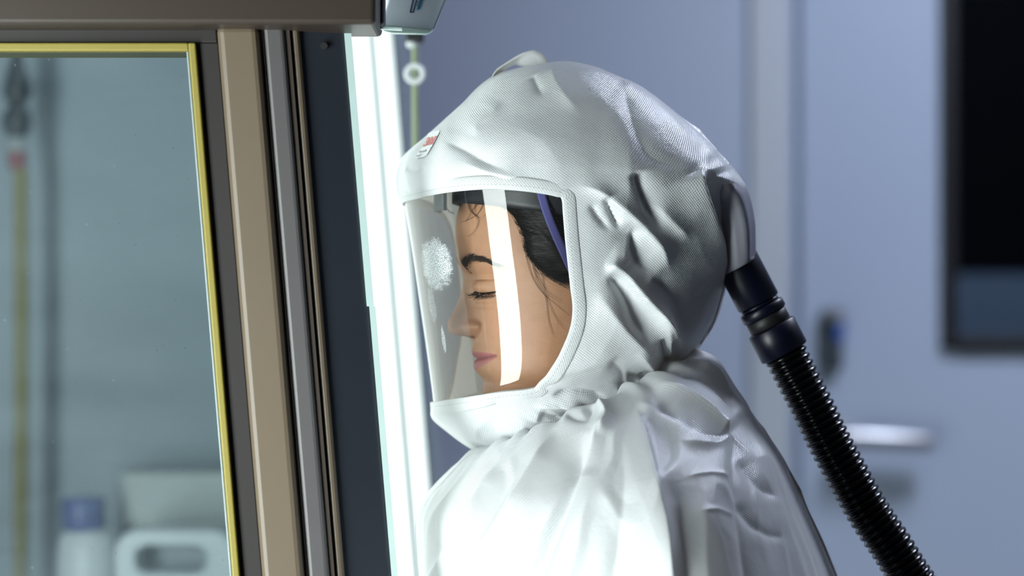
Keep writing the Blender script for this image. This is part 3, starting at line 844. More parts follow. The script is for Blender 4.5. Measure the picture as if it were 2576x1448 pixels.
# hair: a cap that leaves the scalp at the hairline, swept back
def hair_mat():
    m, nt, p = new_mat('dark_hair'); N = nt.nodes.new; Lk = nt.links.new
    tc = N('ShaderNodeTexCoord'); mp = N('ShaderNodeMapping'); mp.inputs['Scale'].default_value = (60, 200, 420); mp.inputs['Rotation'].default_value = (0, math.radians(35), 0)
    nz = N('ShaderNodeTexNoise'); nz.inputs['Scale'].default_value = 1.6; nz.inputs['Detail'].default_value = 5
    Lk(tc.outputs['Object'], mp.inputs[0]); Lk(mp.outputs[0], nz.inputs['Vector'])
    mx = N('ShaderNodeMix'); mx.data_type = 'RGBA'; mx.inputs['A'].default_value = (0.003, 0.0025, 0.0025, 1); mx.inputs['B'].default_value = (0.010, 0.007, 0.005, 1)
    Lk(nz.outputs['Fac'], mx.inputs['Factor']); Lk(mx.outputs['Result'], p.inputs['Base Color'])
    b = N('ShaderNodeBump'); b.inputs['Strength'].default_value = 0.8; b.inputs['Distance'].default_value = 0.001; Lk(nz.outputs['Fac'], b.inputs['Height']); Lk(b.outputs[0], p.inputs['Normal'])
    p.inputs['Roughness'].default_value = 0.45; p.inputs['Specular IOR Level'].default_value = 0.22
    return m
M['hair'] = hair_mat()
HAIRLINE = [(1120, 512), (1175, 508), (1235, 512), (1290, 540), (1313, 590), (1326, 640), (1365, 682), (1420, 706), (1480, 715), (1540, 790), (1580, 900), (1700, 950)]
rows_h = np.concatenate([np.linspace(384, 480, 40)[:-1], np.linspace(480, 960, 260)])
Xh, Yh, Zh = head_grid(rows_h, np.linspace(-1, 1, 200), 70)
Ph = head_world(hx(Xh), Yh, hz_(Zh))
Nh = grid_normals(Ph, True)
cen = np.array([HEAD_C[0], 0, hz_(600)])
Nh = Nh * np.sign(np.sum(Nh * (Ph - cen), -1, keepdims=True))
qh = proj(Ph)
dh, _ = seg_dist(qh, curve_pts(HAIRLINE, 6))       # positive below/left of the line
inside = -dh
# jagged edge
inside = inside + 7 * perlin(np.stack([qh[..., 0] * 0.03, qh[..., 1] * 0.03, Yh * 60], -1))
th = 0.012 * (1 - np.exp(-np.clip(inside, 0, None) / 45.0)) - 0.0004 * (inside < 3)
streak = perlin(np.stack([(qh[..., 0] - qh[..., 1]) * 0.10, (qh[..., 0] + qh[..., 1]) * 0.008, Yh * 100], -1))
th = th + np.where(inside > 0, 0.0012 * streak * np.clip(inside / 25, 0, 1), 0)
Ph2 = Ph + Nh * th[..., None]
kv = inside > -2
keep = (kv[:-1] & np.roll(kv, -1, 1)[:-1] & kv[1:] & np.roll(kv, -1, 1)[1:])
hair = grid_mesh('hair', Ph2, M['hair'], person, wrap=True, keep=keep)

st = Strands()
def near_pt(px, row, lift=0.0):
    """point of the near side of the head that shows at frame pixel px,row."""
    ys = np.linspace(0.0, 0.0725, 120)
    pp = face_point(np.full(120, row), ys * 0 + np.minimum(ys, cubic(BASE[:, 0], BASE[:, 3], np.full(120, row)) * 0.9995))
    q = proj(pp)
    n = np.array([-0.35, -0.93, 0.05])
    if px > q[-1, 0]:
        base = pp[-1].copy(); base[0] += (px - q[-1, 0]) * S; base[2] = hz_(row)
        return base + n * lift
    xs_ = np.maximum.accumulate(q[:, 0]) + np.arange(120) * 1e-6
    return np.array([np.interp(px, xs_, pp[:, k]) for k in range(3)]) + n * lift
# hairs lying along the hairline and swept back
line = curve_pts(HAIRLINE[1:9], 60)
for k in range(520):
    a = line[rng.integers(0, len(line))]
    x, r = a + rng.normal(0, 3.5, 2)
    ang = np.interp(x, [1170, 1240, 1300, 1340, 1440], [-5, 10, 48, 42, 20]) + rng.normal(0, 9)
    L = rng.uniform(40, 110); pts = []
    for s in np.linspace(0, 1, 6):
        an = math.radians(ang * (1 - 0.35 * s))
        pts.append(near_pt(x + L * s * math.cos(an), r + L * s * math.sin(an) - 10 * s * s, 0.0006 + 0.009 * s))
    st.add(pts, 0.00016, 0.00005)
# wisps falling on the forehead and down the cheek
wisps = [[(1205, 508), (1196, 525), (1200, 545), (1206, 560), (1200, 580)], [(1215, 508), (1190, 530), (1180, 548), (1172, 560)], [(1190, 507), (1186, 525), (1195, 545), (1215, 556)],
         [(1220, 508), (1212, 530), (1196, 548), (1160, 562)], [(1180, 507), (1183, 528), (1192, 540), (1203, 552), (1204, 572), (1192, 590), (1178, 598)], [(1225, 510), (1232, 530), (1220, 548)],
         [(1318, 622), (1334, 685), (1360, 730), (1400, 765), (1432, 790)], [(1335, 648), (1350, 700), (1372, 745), (1380, 800), (1392, 840)], [(1345, 675), (1360, 710), (1380, 740), (1415, 760)],
         [(1365, 690), (1372, 730), (1395, 790), (1425, 830)], [(1280, 535), (1300, 570), (1310, 600)], [(1160, 512), (1150, 530), (1140, 545)], [(1165, 512), (1155, 525), (1138, 535)], [(1172, 510), (1160, 520), (1146, 550)]]
for wv in wisps:
    for rep in range(2):
        c = curve_pts(np.array(wv, float) + rng.normal(0, 2.0, (1, 2)) * rep, 5)
        st.add([near_pt(a[0], a[1], 0.0012) for a in c], 0.00018, 0.00006)
st.build('loose_hair', M['hair'], person)

# eyebrows
M['brow'] = plain('brow_hair', (0.022, 0.014, 0.010), 0.5, spec=0.2)
for sgn in (1, -1):
    eb = Strands()
    for k in range(480):
        s = rng.uniform(0, 1) ** 0.9
        y0 = 0.0155 + 0.037 * s
        r0 = np.interp(s, [0, 0.15, 0.5, 0.75, 1], [671, 664, 651, 652, 668]) + rng.normal(0, 1) * np.interp(s, [0, 0.2, 0.6, 1], [7.0, 6.2, 4.2, 1.6])
        dy, dr = rng.uniform(0.003, 0.0065), np.interp(s, [0, 0.3, 0.7, 1], [-13, -6, 0, 5]) + rng.normal(0, 2)
        pts = [face_point(r0 + dr * u, sgn * (y0 + dy * u), 0.0002 + 0.0010 * math.sin(math.pi * min(u, 0.8))) for u in (0, 0.35, 0.7, 1)]
        eb.add(pts, 0.00019, 0.00006)
    eb.build('eyebrow', M['brow'], person)
# lashes: upper curve outward and down, lower finer
for sgn in (1, -1):
    el = Strands()
    for k in range(74):
        s = k / 73
        y0 = 0.0215 + 0.024 * s
        r0 = 735.5 - 4 * ((y0 - 0.033) / 0.012) ** 2
        b = face_point(r0, sgn * y0)
        out = np.array([-1.0, -sgn * (0.15 + 0.75 * s), 0]); out /= np.linalg.norm(out)
        L = (0.0078 + 0.002 * s) * rng.uniform(0.6, 1.2); fan = rng.normal(0, 0.2)
        tip = np.array([fan * 0.4, fan, rng.normal(-0.05, 0.16)])
        pts = [b + out * L * u + tip * L * u + np.array([0, 0, -0.0035 * math.sin(u * 1.7) + 0.0012 * u * u]) for u in (0, 0.3, 0.6, 1)]
        el.add(pts, 0.00022, 0.00006)
    for k in range(45):
        s = k / 44; y0 = 0.024 + 0.020 * s; r0 = 744 - 3 * ((y0 - 0.033) / 0.012) ** 2
        b = face_point(r0, sgn * y0); out = np.array([-0.8, -sgn * (0.2 + 0.6 * s), -0.6]); out /= np.linalg.norm(out)
        L = 0.0062 * rng.uniform(0.6, 1.2); fan = rng.normal(0, 0.3)
        el.add([b + (out + np.array([0, fan, 0])) * L * u for u in (0, 0.5, 1)], 0.00013, 0.00005)
    el.build('eyelashes', M['hair'], person)

# the coverall below the frame (arms reach towards the cabinet)
def skin_figure(name, pts, edges, radii, mat, parent, root=0):
    me = bpy.data.meshes.new(name); me.from_pydata(pts, edges, [])
    o = bpy.data.objects.new(name, me); COL.objects.link(o)
    me.materials.append(mat)
    sk = o.modifiers.new('skin', 'SKIN')
    for i, r in enumerate(radii):
        me.skin_vertices[0].data[i].radius = (r, r) if not isinstance(r, tuple) else r
    me.skin_vertices[0].data[root].use_root = True
    sb = o.modifiers.new('sub', 'SUBSURF'); sb.levels = 2; sb.render_levels = 2
    o.parent = parent; o.location = -parent.location
    return o
bxm = float(hx(1530))
pts = [(bxm, 0, 0.92), (bxm, 0, 1.08), (bxm + 0.01, 0, 1.12),
       (bxm, -0.10, 0.86), (bxm - 0.01, -0.11, 0.48), (bxm + 0.02, -0.11, 0.09), (bxm, 0.10, 0.86), (bxm - 0.01, 0.11, 0.48), (bxm + 0.02, 0.11, 0.09),
       (bxm - 0.02, -0.13, 1.10), (bxm + 0.0, -0.20, 0.99), (bxm - 0.06, -0.16, 0.96), (bxm - 0.02, 0.13, 1.10), (bxm + 0.0, 0.20, 0.99), (bxm - 0.06, 0.17, 0.96)]
edg = [(0, 1), (1, 2), (0, 3), (3, 4), (4, 5), (0, 6), (6, 7), (7, 8), (2, 9), (9, 10), (10, 11), (2, 12), (12, 13), (13, 14)]
rad = [0.15, 0.14, 0.10, 0.10, 0.085, 0.07, 0.10, 0.085, 0.07, 0.055, 0.05, 0.045, 0.055, 0.05, 0.045]
M['coverall'] = plain('coverall_white', (0.75, 0.77, 0.8), 0.6)
skin_figure('coverall', pts, edg, rad, M['coverall'], person)
for sy_ in (-0.11, 0.11):
    lathe('shoe', [(bxm + 0.07, sy_, 0.04), (bxm + 0.04, sy_, 0.045), (bxm - 0.06, sy_, 0.042), (bxm - 0.14, sy_, 0.032), (bxm - 0.18, sy_, 0.02)], [0.03, 0.04, 0.042, 0.032, 0.012], M['black'], person, n=24)

# ------------------------------------------------------------------ the hood
hood = empty('respirator_hood', (0.09, 0.02, 1.10), 'white fabric respirator hood with clear visor and draped shoulder cape', 'hood')
HCY = 0.02
HK = np.array([  # front px,row  back px,row  half width  centre fraction
    (1398, 164, 1402, 164, 0.001, 0.5), (1312, 182, 1475, 173, 0.045, 0.5), (1228, 206, 1565, 206, 0.072, 0.5), (1150, 275, 1650, 256, 0.094, 0.49),
    (1076, 344, 1728, 318, 0.110, 0.48), (1023, 392, 1796, 386, 0.121, 0.465), (1004, 438, 1852, 448, 0.127, 0.455), (1004, 476, 1875, 488, 0.129, 0.45),
    (1012, 515, 1868, 540, 0.129, 0.45), (1030, 625, 1832, 630, 0.127, 0.475), (1048, 750, 1812, 735, 0.125, 0.50), (1067, 880, 1790, 805, 0.121, 0.525),
    (1084, 1010, 1760, 855, 0.115, 0.545), (1085, 1046, 1742, 880, 0.105, 0.54), (1118, 1076, 1726, 897, 0.094, 0.50), (1185, 1125, 1714, 908, 0.082, 0.48),
    (1262, 1152, 1706, 916, 0.072, 0.48), (1315, 1140, 1698, 922, 0.064, 0.5)])
TMAX = len(HK) - 1

def loft(keys, t, phi, cy, roll, pback=2.25, pfront=2.0):
    """rings: t (nr,), phi (nc,) radians. phi 0 = back, pi/2 = camera side, pi = front."""
    k = catmull(keys, t)
    sc = (cy - CAM_Y) / FPX
    Fx, Fz = (k[:, 0] - 1288) * sc, CAM_Z - (k[:, 1] - 724) * sc
    Bx, Bz = (k[:, 2] - 1288) * sc, CAM_Z - (k[:, 3] - 724) * sc
    L = np.hypot(Bx - Fx, Bz - Fz); ex, ez = (Bx - Fx) / L, (Bz - Fz) / L
    cf = k[:, 5]
    c, s = np.cos(phi)[None], np.sin(phi)[None]
    p = np.where(c > 0, pback, pfront)
    along = np.sign(c) * np.abs(c) ** (2 / p); across = np.sign(s) * np.abs(s) ** (2 / p)
    a = np.where(c > 0, ((1 - cf) * L)[:, None], (cf * L)[:, None])
    u = (cf * L)[:, None] + a * along
    Xp = Fx[:, None] + ex[:, None] * u
    Zp = Fz[:, None] + ez[:, None] * u
    Yp = cy - k[:, 4][:, None] * across
    Zp = Zp - roll * (Yp - cy)
    return np.stack([Xp, Yp, Zp], -1)

def hood_base(t, phi):
    return loft(HK, t, phi, HCY, 0.075, 2.05)

NT, NP = 420, 520
tt = np.linspace(0, TMAX, NT); ph = np.linspace(0, 2 * np.pi, NP, endpoint=False)
HB = hood_base(tt, ph)
HN = grid_normals(HB, True)
ctr = np.array([0.06, HCY, 1.5])
if np.mean(np.sum(HN * (HB - ctr), -1)) < 0: HN = -HN
HQ = proj(HB)
near = (np.sin(ph) > -0.05)[None, :] & (np.cos(ph) < 0.98)[None, :]

def inv_hood(px, py):
    """(t index, phi index) floats of the camera-side hood surface at a frame pixel."""
    d = np.where(near & (HN[..., 1] < 0.15), (HQ[..., 0] - px) ** 2 + (HQ[..., 1] - py) ** 2, 1e12)
    i, j = np.unravel_index(np.argmin(d), d.shape)
    i = min(max(i, 1), NT - 2)
    J = np.array([(HQ[i + 1, j] - HQ[i - 1, j]) / 2, (HQ[i, (j + 1) % NP] - HQ[i, j - 1]) / 2]).T
    try:
        di = np.linalg.solve(J, np.array([px, py]) - HQ[i, j]); di = np.clip(di, -1, 1)
    except Exception:
        di = np.zeros(2)
    return (i + di[0]) * TMAX / (NT - 1), (j + di[1]) * 2 * np.pi / NP

OPEN_TOP = [(1012, 513), (1035, 504), (1075, 494), (1130, 484), (1215, 477), (1290, 479), (1360, 487), (1400, 495)]
OPEN_SIDE = [(1412, 500), (1416, 540), (1424, 630), (1434, 720), (1440, 775), (1432, 830), (1408, 888), (1378, 938), (1350, 970)]
OPEN_BOT = [(1338, 977), (1290, 983), (1222, 991), (1150, 1001), (1100, 1009), (1085, 1011)]
near_loop = OPEN_TOP + OPEN_SIDE + OPEN_BOT
nl = np.array([inv_hood(*p) for p in near_loop])
nl[0] = (8.0, np.pi); nl[-1] = (12.0, np.pi)
PF = math.radians(226)
far_loop = np.array([(12.0, 188), (11.95, 197), (11.6, 205), (11.1, 211), (10.4, 217), (9.4, 219.5), (8.5, 219.5), (8.1, 215), (8.0, 206), (8.0, 194)], float)
far_loop[:, 1] = np.radians(far_loop[:, 1])
loop = np.concatenate([nl, far_loop])
# dense closed loop (catmull on the closed polygon)
def closed_catmull(K, n):
    m = len(K); t = np.linspace(0, m, m * n, endpoint=False); i = np.floor(t).astype(int); u = (t - i)[:, None]
    p0, p1, p2, p3 = K[(i - 1) % m], K[i % m], K[(i + 1) % m], K[(i + 2) % m]
    return 0.5 * (2 * p1 + (-p0 + p2) * u + (2 * p0 - 5 * p1 + 4 * p2 - p3) * u * u + (-p0 + 3 * p1 - 3 * p2 + p3) * u ** 3)
LP = closed_catmull(loop, 12)
def pt_in_poly(x, y, poly):
    inside = np.zeros(x.shape, bool); n = len(poly); j = n - 1
    for i in range(n):
        xi, yi = poly[i]; xj, yj = poly[j]
        cond = ((yi > y) != (yj > y)) & (x < (xj - xi) * (y - yi) / (yj - yi + 1e-12) + xi)
        inside ^= cond; j = i
    return inside
TT, PP = np.meshgrid(tt, ph, indexing='ij')
def loop_dist(TT, PP):
    q = np.stack([TT * 0.055, PP * 0.127], -1)
    poly = np.concatenate([LP, LP[:1]]) * np.array([0.055, 0.127])
    d, _ = seg_dist(q, poly[::3] if len(poly) % 3 == 1 else np.concatenate([poly[::3], poly[-1:]]))
    return np.abs(d)
opening = pt_in_poly(TT, PP, LP)
odist = loop_dist(TT, PP) * np.where(opening, -1, 1)

HOOD_FOLDS = [
    # poly, A mm, w_pos, w_neg, fade in, fade out
    ([(1440, 462), (1500, 478), (1560, 520), (1610, 565), (1655, 620), (1688, 690)], 6.0, 16, 22, 0.25, 0.2),
    ([(1598, 428), (1612, 480), (1635, 530), (1665, 580)], -7.5, 10, 22, 0.1, 0.4),
    ([(1640, 500), (1690, 560), (1740, 610)], 4.0, 18, 26, 0.3, 0.3),
    ([(1482, 508), (1505, 545), (1540, 585)], -4.0, 9, 12, 0.2, 0.4),
    ([(1522, 495), (1540, 535), (1562, 580)], -5.5, 8, 12, 0.1, 0.3),
    ([(1585, 555), (1590, 610), (1610, 660), (1660, 690)], -8.0, 26, 24, 0.2, 0.4),
    ([(1590, 560), (1578, 620), (1565, 665)], 4.0, 16, 6, 0.2, 0.3),
    ([(1520, 660), (1570, 690), (1615, 745), (1680, 820), (1722, 880)], 9.0, 11, 30, 0.08, 0.3),
    ([(1530, 685), (1575, 750), (1600, 815), (1640, 870)], -7.0, 14, 30, 0.15, 0.3),
    ([(1500, 720), (1540, 790), (1600, 860), (1650, 905)], 5.0, 26, 30, 0.3, 0.3),
    ([(1640, 690), (1700, 760), (1725, 840)], -5.0, 20, 22, 0.2, 0.3),
    ([(1752, 430), (1775, 500), (1800, 570), (1812, 650), (1800, 750)], 6.0, 40, 9, 0.06, 0.3),
    ([(1778, 432), (1808, 520), (1826, 610)], -9.0, 10, 28, 0.1, 0.3),
    ([(1745, 425), (1800, 440), (1868, 478)], 3.5, 20, 26, 0.2, 0.05),
    ([(1560, 195), (1575, 245), (1600, 330), (1640, 395), (1740, 430)], -2.2, 24, 18, 0.2, 0.3),
    ([(1555, 205), (1640, 262), (1740, 360), (1780, 420)], 2.0, 70, 50, 0.1, 0.1),
    ([(1110, 350), (1160, 372), (1215, 405), (1290, 435)], -4.5, 14, 26, 0.25, 0.4),
    ([(1150, 400), (1230, 432), (1330, 452)], 2.5, 14, 18, 0.3, 0.4),
    ([(1190, 345), (1205, 318), (1240, 290), (1262, 250)], 2.2, 10, 22, 0.2, 0.3),
    ([(1340, 188), (1352, 215), (1372, 250)], -2.2, 14, 12, 0.1, 0.5),
    ([(1385, 170), (1405, 220), (1470, 300)], 2.5, 18, 24, 0.1, 0.5),
    ([(1022, 425), (1050, 432), (1075, 420)], -2.5, 7, 9, 0.1, 0.4),
    ([(1645, 770), (1680, 850), (1690, 915)], 4.0, 12, 14, 0.3, 0.1),
    ([(1668, 845), (1678, 900), (1680, 930)], -8.0, 7, 8, 0.2, 0.05),
    ([(1700, 840), (1695, 890), (1690, 925)], -6.0, 6, 8, 0.3, 0.05),
    ([(1600, 880), (1635, 915), (1650, 960), (1610, 985)], 7.0, 26, 16, 0.3, 0.2),
    ([(1530, 905), (1570, 945), (1560, 985)], -4.0, 20, 20, 0.3, 0.2),
    ([(1580, 960), (1620, 950), (1645, 930)], -9.0, 12, 14, 0.2, 0.2),
    ([(1385, 995), (1450, 985), (1530, 1000)], -7.0, 10, 8, 0.25, 0.2),
    ([(1340, 1020), (1400, 1022), (1470, 1018)], 3.5, 10, 9, 0.3, 0.3),
    ([(1350, 1050), (1400, 1062), (1445, 1045)], -7.0, 14, 16, 0.2, 0.2),
    ([(1380, 1110), (1420, 1090), (1450, 1055)], 5.0, 10, 10, 0.3, 0.3),
    ([(1250, 1035), (1200, 1080), (1230, 1120), (1300, 1135)], 3.0, 30, 30, 0.3, 0.3),
]
def hood_disp(TT, PP, Q, Nn, Pb, od):
    camside = smoothstep(0.0, 0.25, -Nn[..., 1]) * (np.sin(PP) > -0.1)
    mask = smoothstep(0.004, 0.022, od)
    d = folds(Q, HOOD_FOLDS) * camside * mask
    # random soft crumple everywhere, stronger at the back and below
    g = np.array([16.0, 16.0, 11.0])
    n1 = perlin(Pb * g + 3.1); n2 = perlin(Pb * g * 2.3 + 9.7)
    amp = 0.0030 * smoothstep(2.0, 6.0, TT) + 0.0018
    amp = amp * np.where(camside > 0.5, 0.55, 1.3)
    d = d + amp * (0.9 - 3.2 * np.abs(n1)) * 0.5 * mask + amp * 0.5 * n2 * mask
    # gathers at the neck
    gz = smoothstep(14.3, TMAX, TT)
    wob = 22 * PP + 3.5 * np.sin(3 * PP + 1.0) + 2.0 * np.sin(7 * PP)
    d = d + gz * 0.0042 * (np.sin(wob) + 0.4 * np.sin(2.3 * wob)) * smoothstep(0.002, 0.02, od)
    return d
HD = hood_disp(TT, PP, HQ, HN, HB, odist)
HP = HB + HN * HD[..., None]
# arc-length style UV
per = np.linalg.norm(np.roll(HB, -1, 1) - HB, axis=-1).sum(1) / (2 * np.pi)
vv = np.concatenate([[0], np.cumsum(np.linalg.norm(np.diff(HB[:, NP // 4], axis=0), axis=-1))])
HUV = np.stack([(PP - np.pi / 2) * np.maximum(per, 0.03)[:, None], np.broadcast_to(vv[:, None], PP.shape)], -1)
cellc = odist
k4 = (cellc[:-1] + cellc[1:] + np.roll(cellc, -1, 1)[:-1] + np.roll(cellc, -1, 1)[1:]) / 4
shell = grid_mesh('hood_shell', HP, M['fabric'], hood, wrap=True, keep=k4 > 0.0012, uv=HUV)

def surf(tq, pq, off=0.0):
    """points and normals of the undisplaced hood at parameter lists."""
    tq = np.asarray(tq, float); pq = np.asarray(pq, float)
    def one(a, b):
        return np.array([hood_base(np.array([x]), np.array([y]))[0, 0] for x, y in zip(a, b)])
    p = one(tq, pq); e = 1e-3
    dt = one(tq + e, pq) - one(tq - e, pq); dp = one(tq, pq + e) - one(tq, pq - e)
    n = np.cross(dp, dt); n /= np.linalg.norm(n, axis=1)[:, None]
    sgn = np.sign(np.sum(n * (p - np.array([0.06, HCY, p[:, 2].mean()])), axis=1))
    n *= np.where(sgn == 0, 1, sgn)[:, None]
    return p + n * off, n

# hem around the opening
def hem():
    p, n = surf(LP[:, 0], LP[:, 1])
    m = len(p)
    tan = np.roll(p, -2, 0) - np.roll(p, 2, 0); tan /= np.linalg.norm(tan, axis=1)[:, None]
    out = np.cross(tan, n)
    cpt = p.mean(0)
    if np.mean(np.sum(out * (p - cpt), 1)) < 0: out = -out
    for _ in range(6):
        out = (np.roll(out, 1, 0) + out + np.roll(out, -1, 0)) / 3
        n = (np.roll(n, 1, 0) + n + np.roll(n, -1, 0)) / 3
    out -= n * np.sum(out * n, 1)[:, None]
    out /= np.linalg.norm(out, axis=1)[:, None]; n /= np.linalg.norm(n, axis=1)[:, None]
    prof = [(0.0006, -0.0022), (0.0, -0.0006), (0.0003, 0.0004), (0.0015, 0.0009), (0.006, 0.0011), (0.0105, 0.0009), (0.0120, 0.0004), (0.0124, -0.0012)]
    P = np.zeros((len(prof), m, 3)); UV = np.zeros((len(prof), m, 2))
    arc = np.concatenate([[0], np.cumsum(np.linalg.norm(np.diff(p, axis=0), axis=1))])
    for i, (o_, h_) in enumerate(prof):
        # follow the curved surface: drop with distance
        P[i] = p + out * o_ + n * (h_ - 3.2 * o_ * o_)
        UV[i, :, 0] = arc; UV[i, :, 1] = o_
    return grid_mesh('visor_hem', P, M['hem'], hood, wrap=True, uv=UV)
hem()

# the clear visor
def visor_material():
    m, nt, mh = clear_sheet('visor_plastic', (0.985, 0.99, 0.99), ior=1.45, gain=1.4, rough=0.03, haze=0.006)
    N = nt.nodes.new; Lk = nt.links.new
    uv = N('ShaderNodeUVMap'); sep = N('ShaderNodeSeparateXYZ'); Lk(uv.outputs[0], sep.inputs[0])
    def mth(op, a, b=None, clamp=False):
        n = N('ShaderNodeMath'); n.operation = op; n.use_clamp = clamp
        for i, v in enumerate((a, b)):
            if v is None: continue
            if isinstance(v, (int, float)): n.inputs[i].default_value = v
            else: Lk(v, n.inputs[i])
        return n.outputs[0]
    nz = N('ShaderNodeTexNoise'); nz.inputs['Scale'].default_value = 7; nz.inputs['Detail'].default_value = 8; nz.inputs['Roughness'].default_value = 0.75; nz.inputs['Scale'].default_value = 1.0
    mp0 = N('ShaderNodeMapping'); mp0.inputs['Scale'].default_value = (34, 6, 1); Lk(uv.outputs[0], mp0.inputs[0]); Lk(mp0.outputs[0], nz.inputs['Vector'])
    mp = N('ShaderNodeMapping'); mp.inputs['Scale'].default_value = (330, 60, 1); Lk(uv.outputs[0], mp.inputs[0])
    nf = N('ShaderNodeTexNoise'); nf.inputs['Scale'].default_value = 1; nf.inputs['Detail'].default_value = 4; Lk(mp.outputs[0], nf.inputs['Vector'])
    def blob(u0, v0, su, sv, k):
        a = mth('POWER', mth('DIVIDE', mth('SUBTRACT', sep.outputs[0], u0), su), 2.0)
        b = mth('POWER', mth('DIVIDE', mth('SUBTRACT', sep.outputs[1], v0), sv), 2.0)
        e = mth('SUBTRACT', 1.0, mth('ADD', a, b))
        e = mth('ADD', e, mth('MULTIPLY', mth('SUBTRACT', nz.outputs['Fac'], 0.5), 2.2))
        return mth('MULTIPLY', mth('MULTIPLY', e, 1.8, True), k)
    # u = phi / pi, v = t
    fine = mth('MULTIPLY', mth('SUBTRACT', nf.outputs['Fac'], 0.40), 7.0, True)
    smear = mth('MULTIPLY', mth('MAXIMUM', blob(0.825, 9.45, 0.065, 0.55, 0.9), blob(0.835, 10.9, 0.009, 0.28, 0.85)), fine)
    smear = mth('MAXIMUM', smear, mth('MULTIPLY', blob(0.865, 10.2, 0.022, 0.4, 0.3), fine))
    # fine scratches
    vo = N('ShaderNodeTexVoronoi'); vo.inputs['Scale'].default_value = 1.0
    mp2 = N('ShaderNodeMapping'); mp2.inputs['Scale'].default_value = (60, 34, 1); mp2.inputs['Rotation'].default_value = (0, 0, 0.5); Lk(uv.outputs[0], mp2.inputs[0]); Lk(mp2.outputs[0], vo.inputs['Vector'])
    dust = mth('MULTIPLY', mth('LESS_THAN', vo.outputs['Distance'], 0.06), 0.35)
    tot = mth('ADD', mth('MAXIMUM', smear, dust), 0.006, True)
    Lk(tot, mh.inputs[0])
    return m
vt = np.linspace(7.8, 12.2, 120); vp = np.linspace(math.radians(58), math.radians(238), 180)
VP = hood_base(vt, vp)
VN = grid_normals(VP, False)
if np.mean(np.sum(VN * (VP - ctr), -1)) < 0: VN = -VN
VP = VP - VN * 0.0022
TTv, PPv = np.meshgrid(vt, vp, indexing='ij')
od = loop_dist(TTv, PPv) * np.where(pt_in_poly(TTv, PPv, LP), -1, 1)
kk = (od[:-1, :-1] + od[1:, 1:]) / 2 < 0.008
UVv = np.stack([PPv / np.pi, TTv], -1)
grid_mesh('visor', VP, visor_material(), hood, keep=kk, uv=UVv)

# printed label on the brow: patch, letters
HQf = HQ
def on_hood(px, py, lift):
    t_, p_ = inv_hood(px, py)
    i = np.clip(t_ * (NT - 1) / TMAX, 0, NT - 1.001); j = p_ * NP / (2 * np.pi)
    i0, j0 = int(i), int(j) % NP; fi, fj = i - i0, j - int(j)
    f = lambda A: (A[i0, j0] * (1 - fi) * (1 - fj) + A[i0 + 1, j0] * fi * (1 - fj) + A[i0, (j0 + 1) % NP] * (1 - fi) * fj + A[i0 + 1, (j0 + 1) % NP] * fi * fj)
    n = f(HN); n /= np.linalg.norm(n)
    return f(HP) + n * lift
E1, E2 = np.array([0.98, -0.2]), np.array([0.5, -0.866])
LO = np.array([1043.0, 399.0])
def label_px(u, v): return LO + E1 * u + E2 * v
_us, _vs = np.meshgrid(np.linspace(7, 40, 12), np.linspace(-6, 80, 24))
_pts = np.array([on_hood(*label_px(a, b), 0.0) for a, b in zip(_us.ravel(), _vs.ravel())])
def _basis(u, v):
    u = np.asarray(u, float) / 30.0; v = np.asarray(v, float) / 70.0
    return np.stack([np.ones_like(u), u, v, u * u, u * v, v * v], -1)
_cf3, *_ = np.linalg.lstsq(_basis(_us.ravel(), _vs.ravel()), _pts, rcond=None)
def label_pos(u, v, lift):
    """smooth patch of the hood's brow under the label."""
    p = _basis(u, v) @ _cf3; e = 0.5
    n = np.cross(_basis(u + e, v) @ _cf3 - p, _basis(u, v + e) @ _cf3 - p); n /= np.linalg.norm(n)
    if n[1] > 0: n = -n
    return p + n * lift
def patch_grid(u0, u1, v0, v1, nu, nv, lift, r):
    us, vs_ = np.linspace(u0, u1, nu), np.linspace(v0, v1, nv)
    P = np.zeros((nv, nu, 3)); keepv = np.ones((nv, nu), bool)
    for a, v in enumerate(vs_):
        for b, u in enumerate(us):
            P[a, b] = label_pos(u, v, lift)
            du = max(u0 + r - u, u - (u1 - r), 0); dv = max(v0 + r - v, v - (v1 - r), 0)
            keepv[a, b] = du * du + dv * dv <= r * r * 1.05
    return P, keepv[:-1, :-1] & keepv[1:, 1:] & keepv[1:, :-1] & keepv[:-1, 1:]
lp_, lk_ = patch_grid(1, 31, -1, 74, 34, 80, 0.0006, 5)
patch = grid_mesh('brand_patch', lp_, M['label_white'], hood, keep=lk_)
def text_on_hood(name, body_, u, v, size, mat, shear=0.0, bold=0.0, squeeze=1.0, spacing=1.0):
    cu = bpy.data.curves.new(name, 'FONT'); cu.body = body_; cu.size = 1.0; cu.shear = 0.0; cu.offset = bold; cu.space_character = spacing
    cu.resolution_u = 4
    to = bpy.data.objects.new(name, cu); COL.objects.link(to)
    dg = bpy.context.evaluated_depsgraph_get(); me = bpy.data.meshes.new_from_object(to.evaluated_get(dg))
    bpy.data.objects.remove(to); bpy.data.curves.remove(cu)
    bm = bmesh.new(); bm.from_mesh(me)
    bmesh.ops.triangulate(bm, faces=bm.faces[:])
    for x in bm.verts:
        x.co = Vector(label_pos(u + (x.co.x * squeeze + shear * x.co.y) * size, v + x.co.y * size, 0.0009))
    bm.to_mesh(me); bm.free()
    return link(name, me, mat, patch)
text_on_hood('logo_letters', '3', 4.5, 33.5, 34.0, M['label_red'], 0.0, 0.035, 0.62)
_m = [(0, 0), (0, 1), (0.34, 1), (0.5, 0.48), (0.66, 1), (1, 1), (1, 0), (0.73, 0), (0.73, 0.62), (0.57, 0), (0.43, 0), (0.27, 0.62), (0.27, 0)]
_bm = bmesh.new()
_bm.faces.new([_bm.verts.new(label_pos(15.2 + 15.0 * a, 33.5 + 24.0 * b, 0.0009)) for a, b in _m])
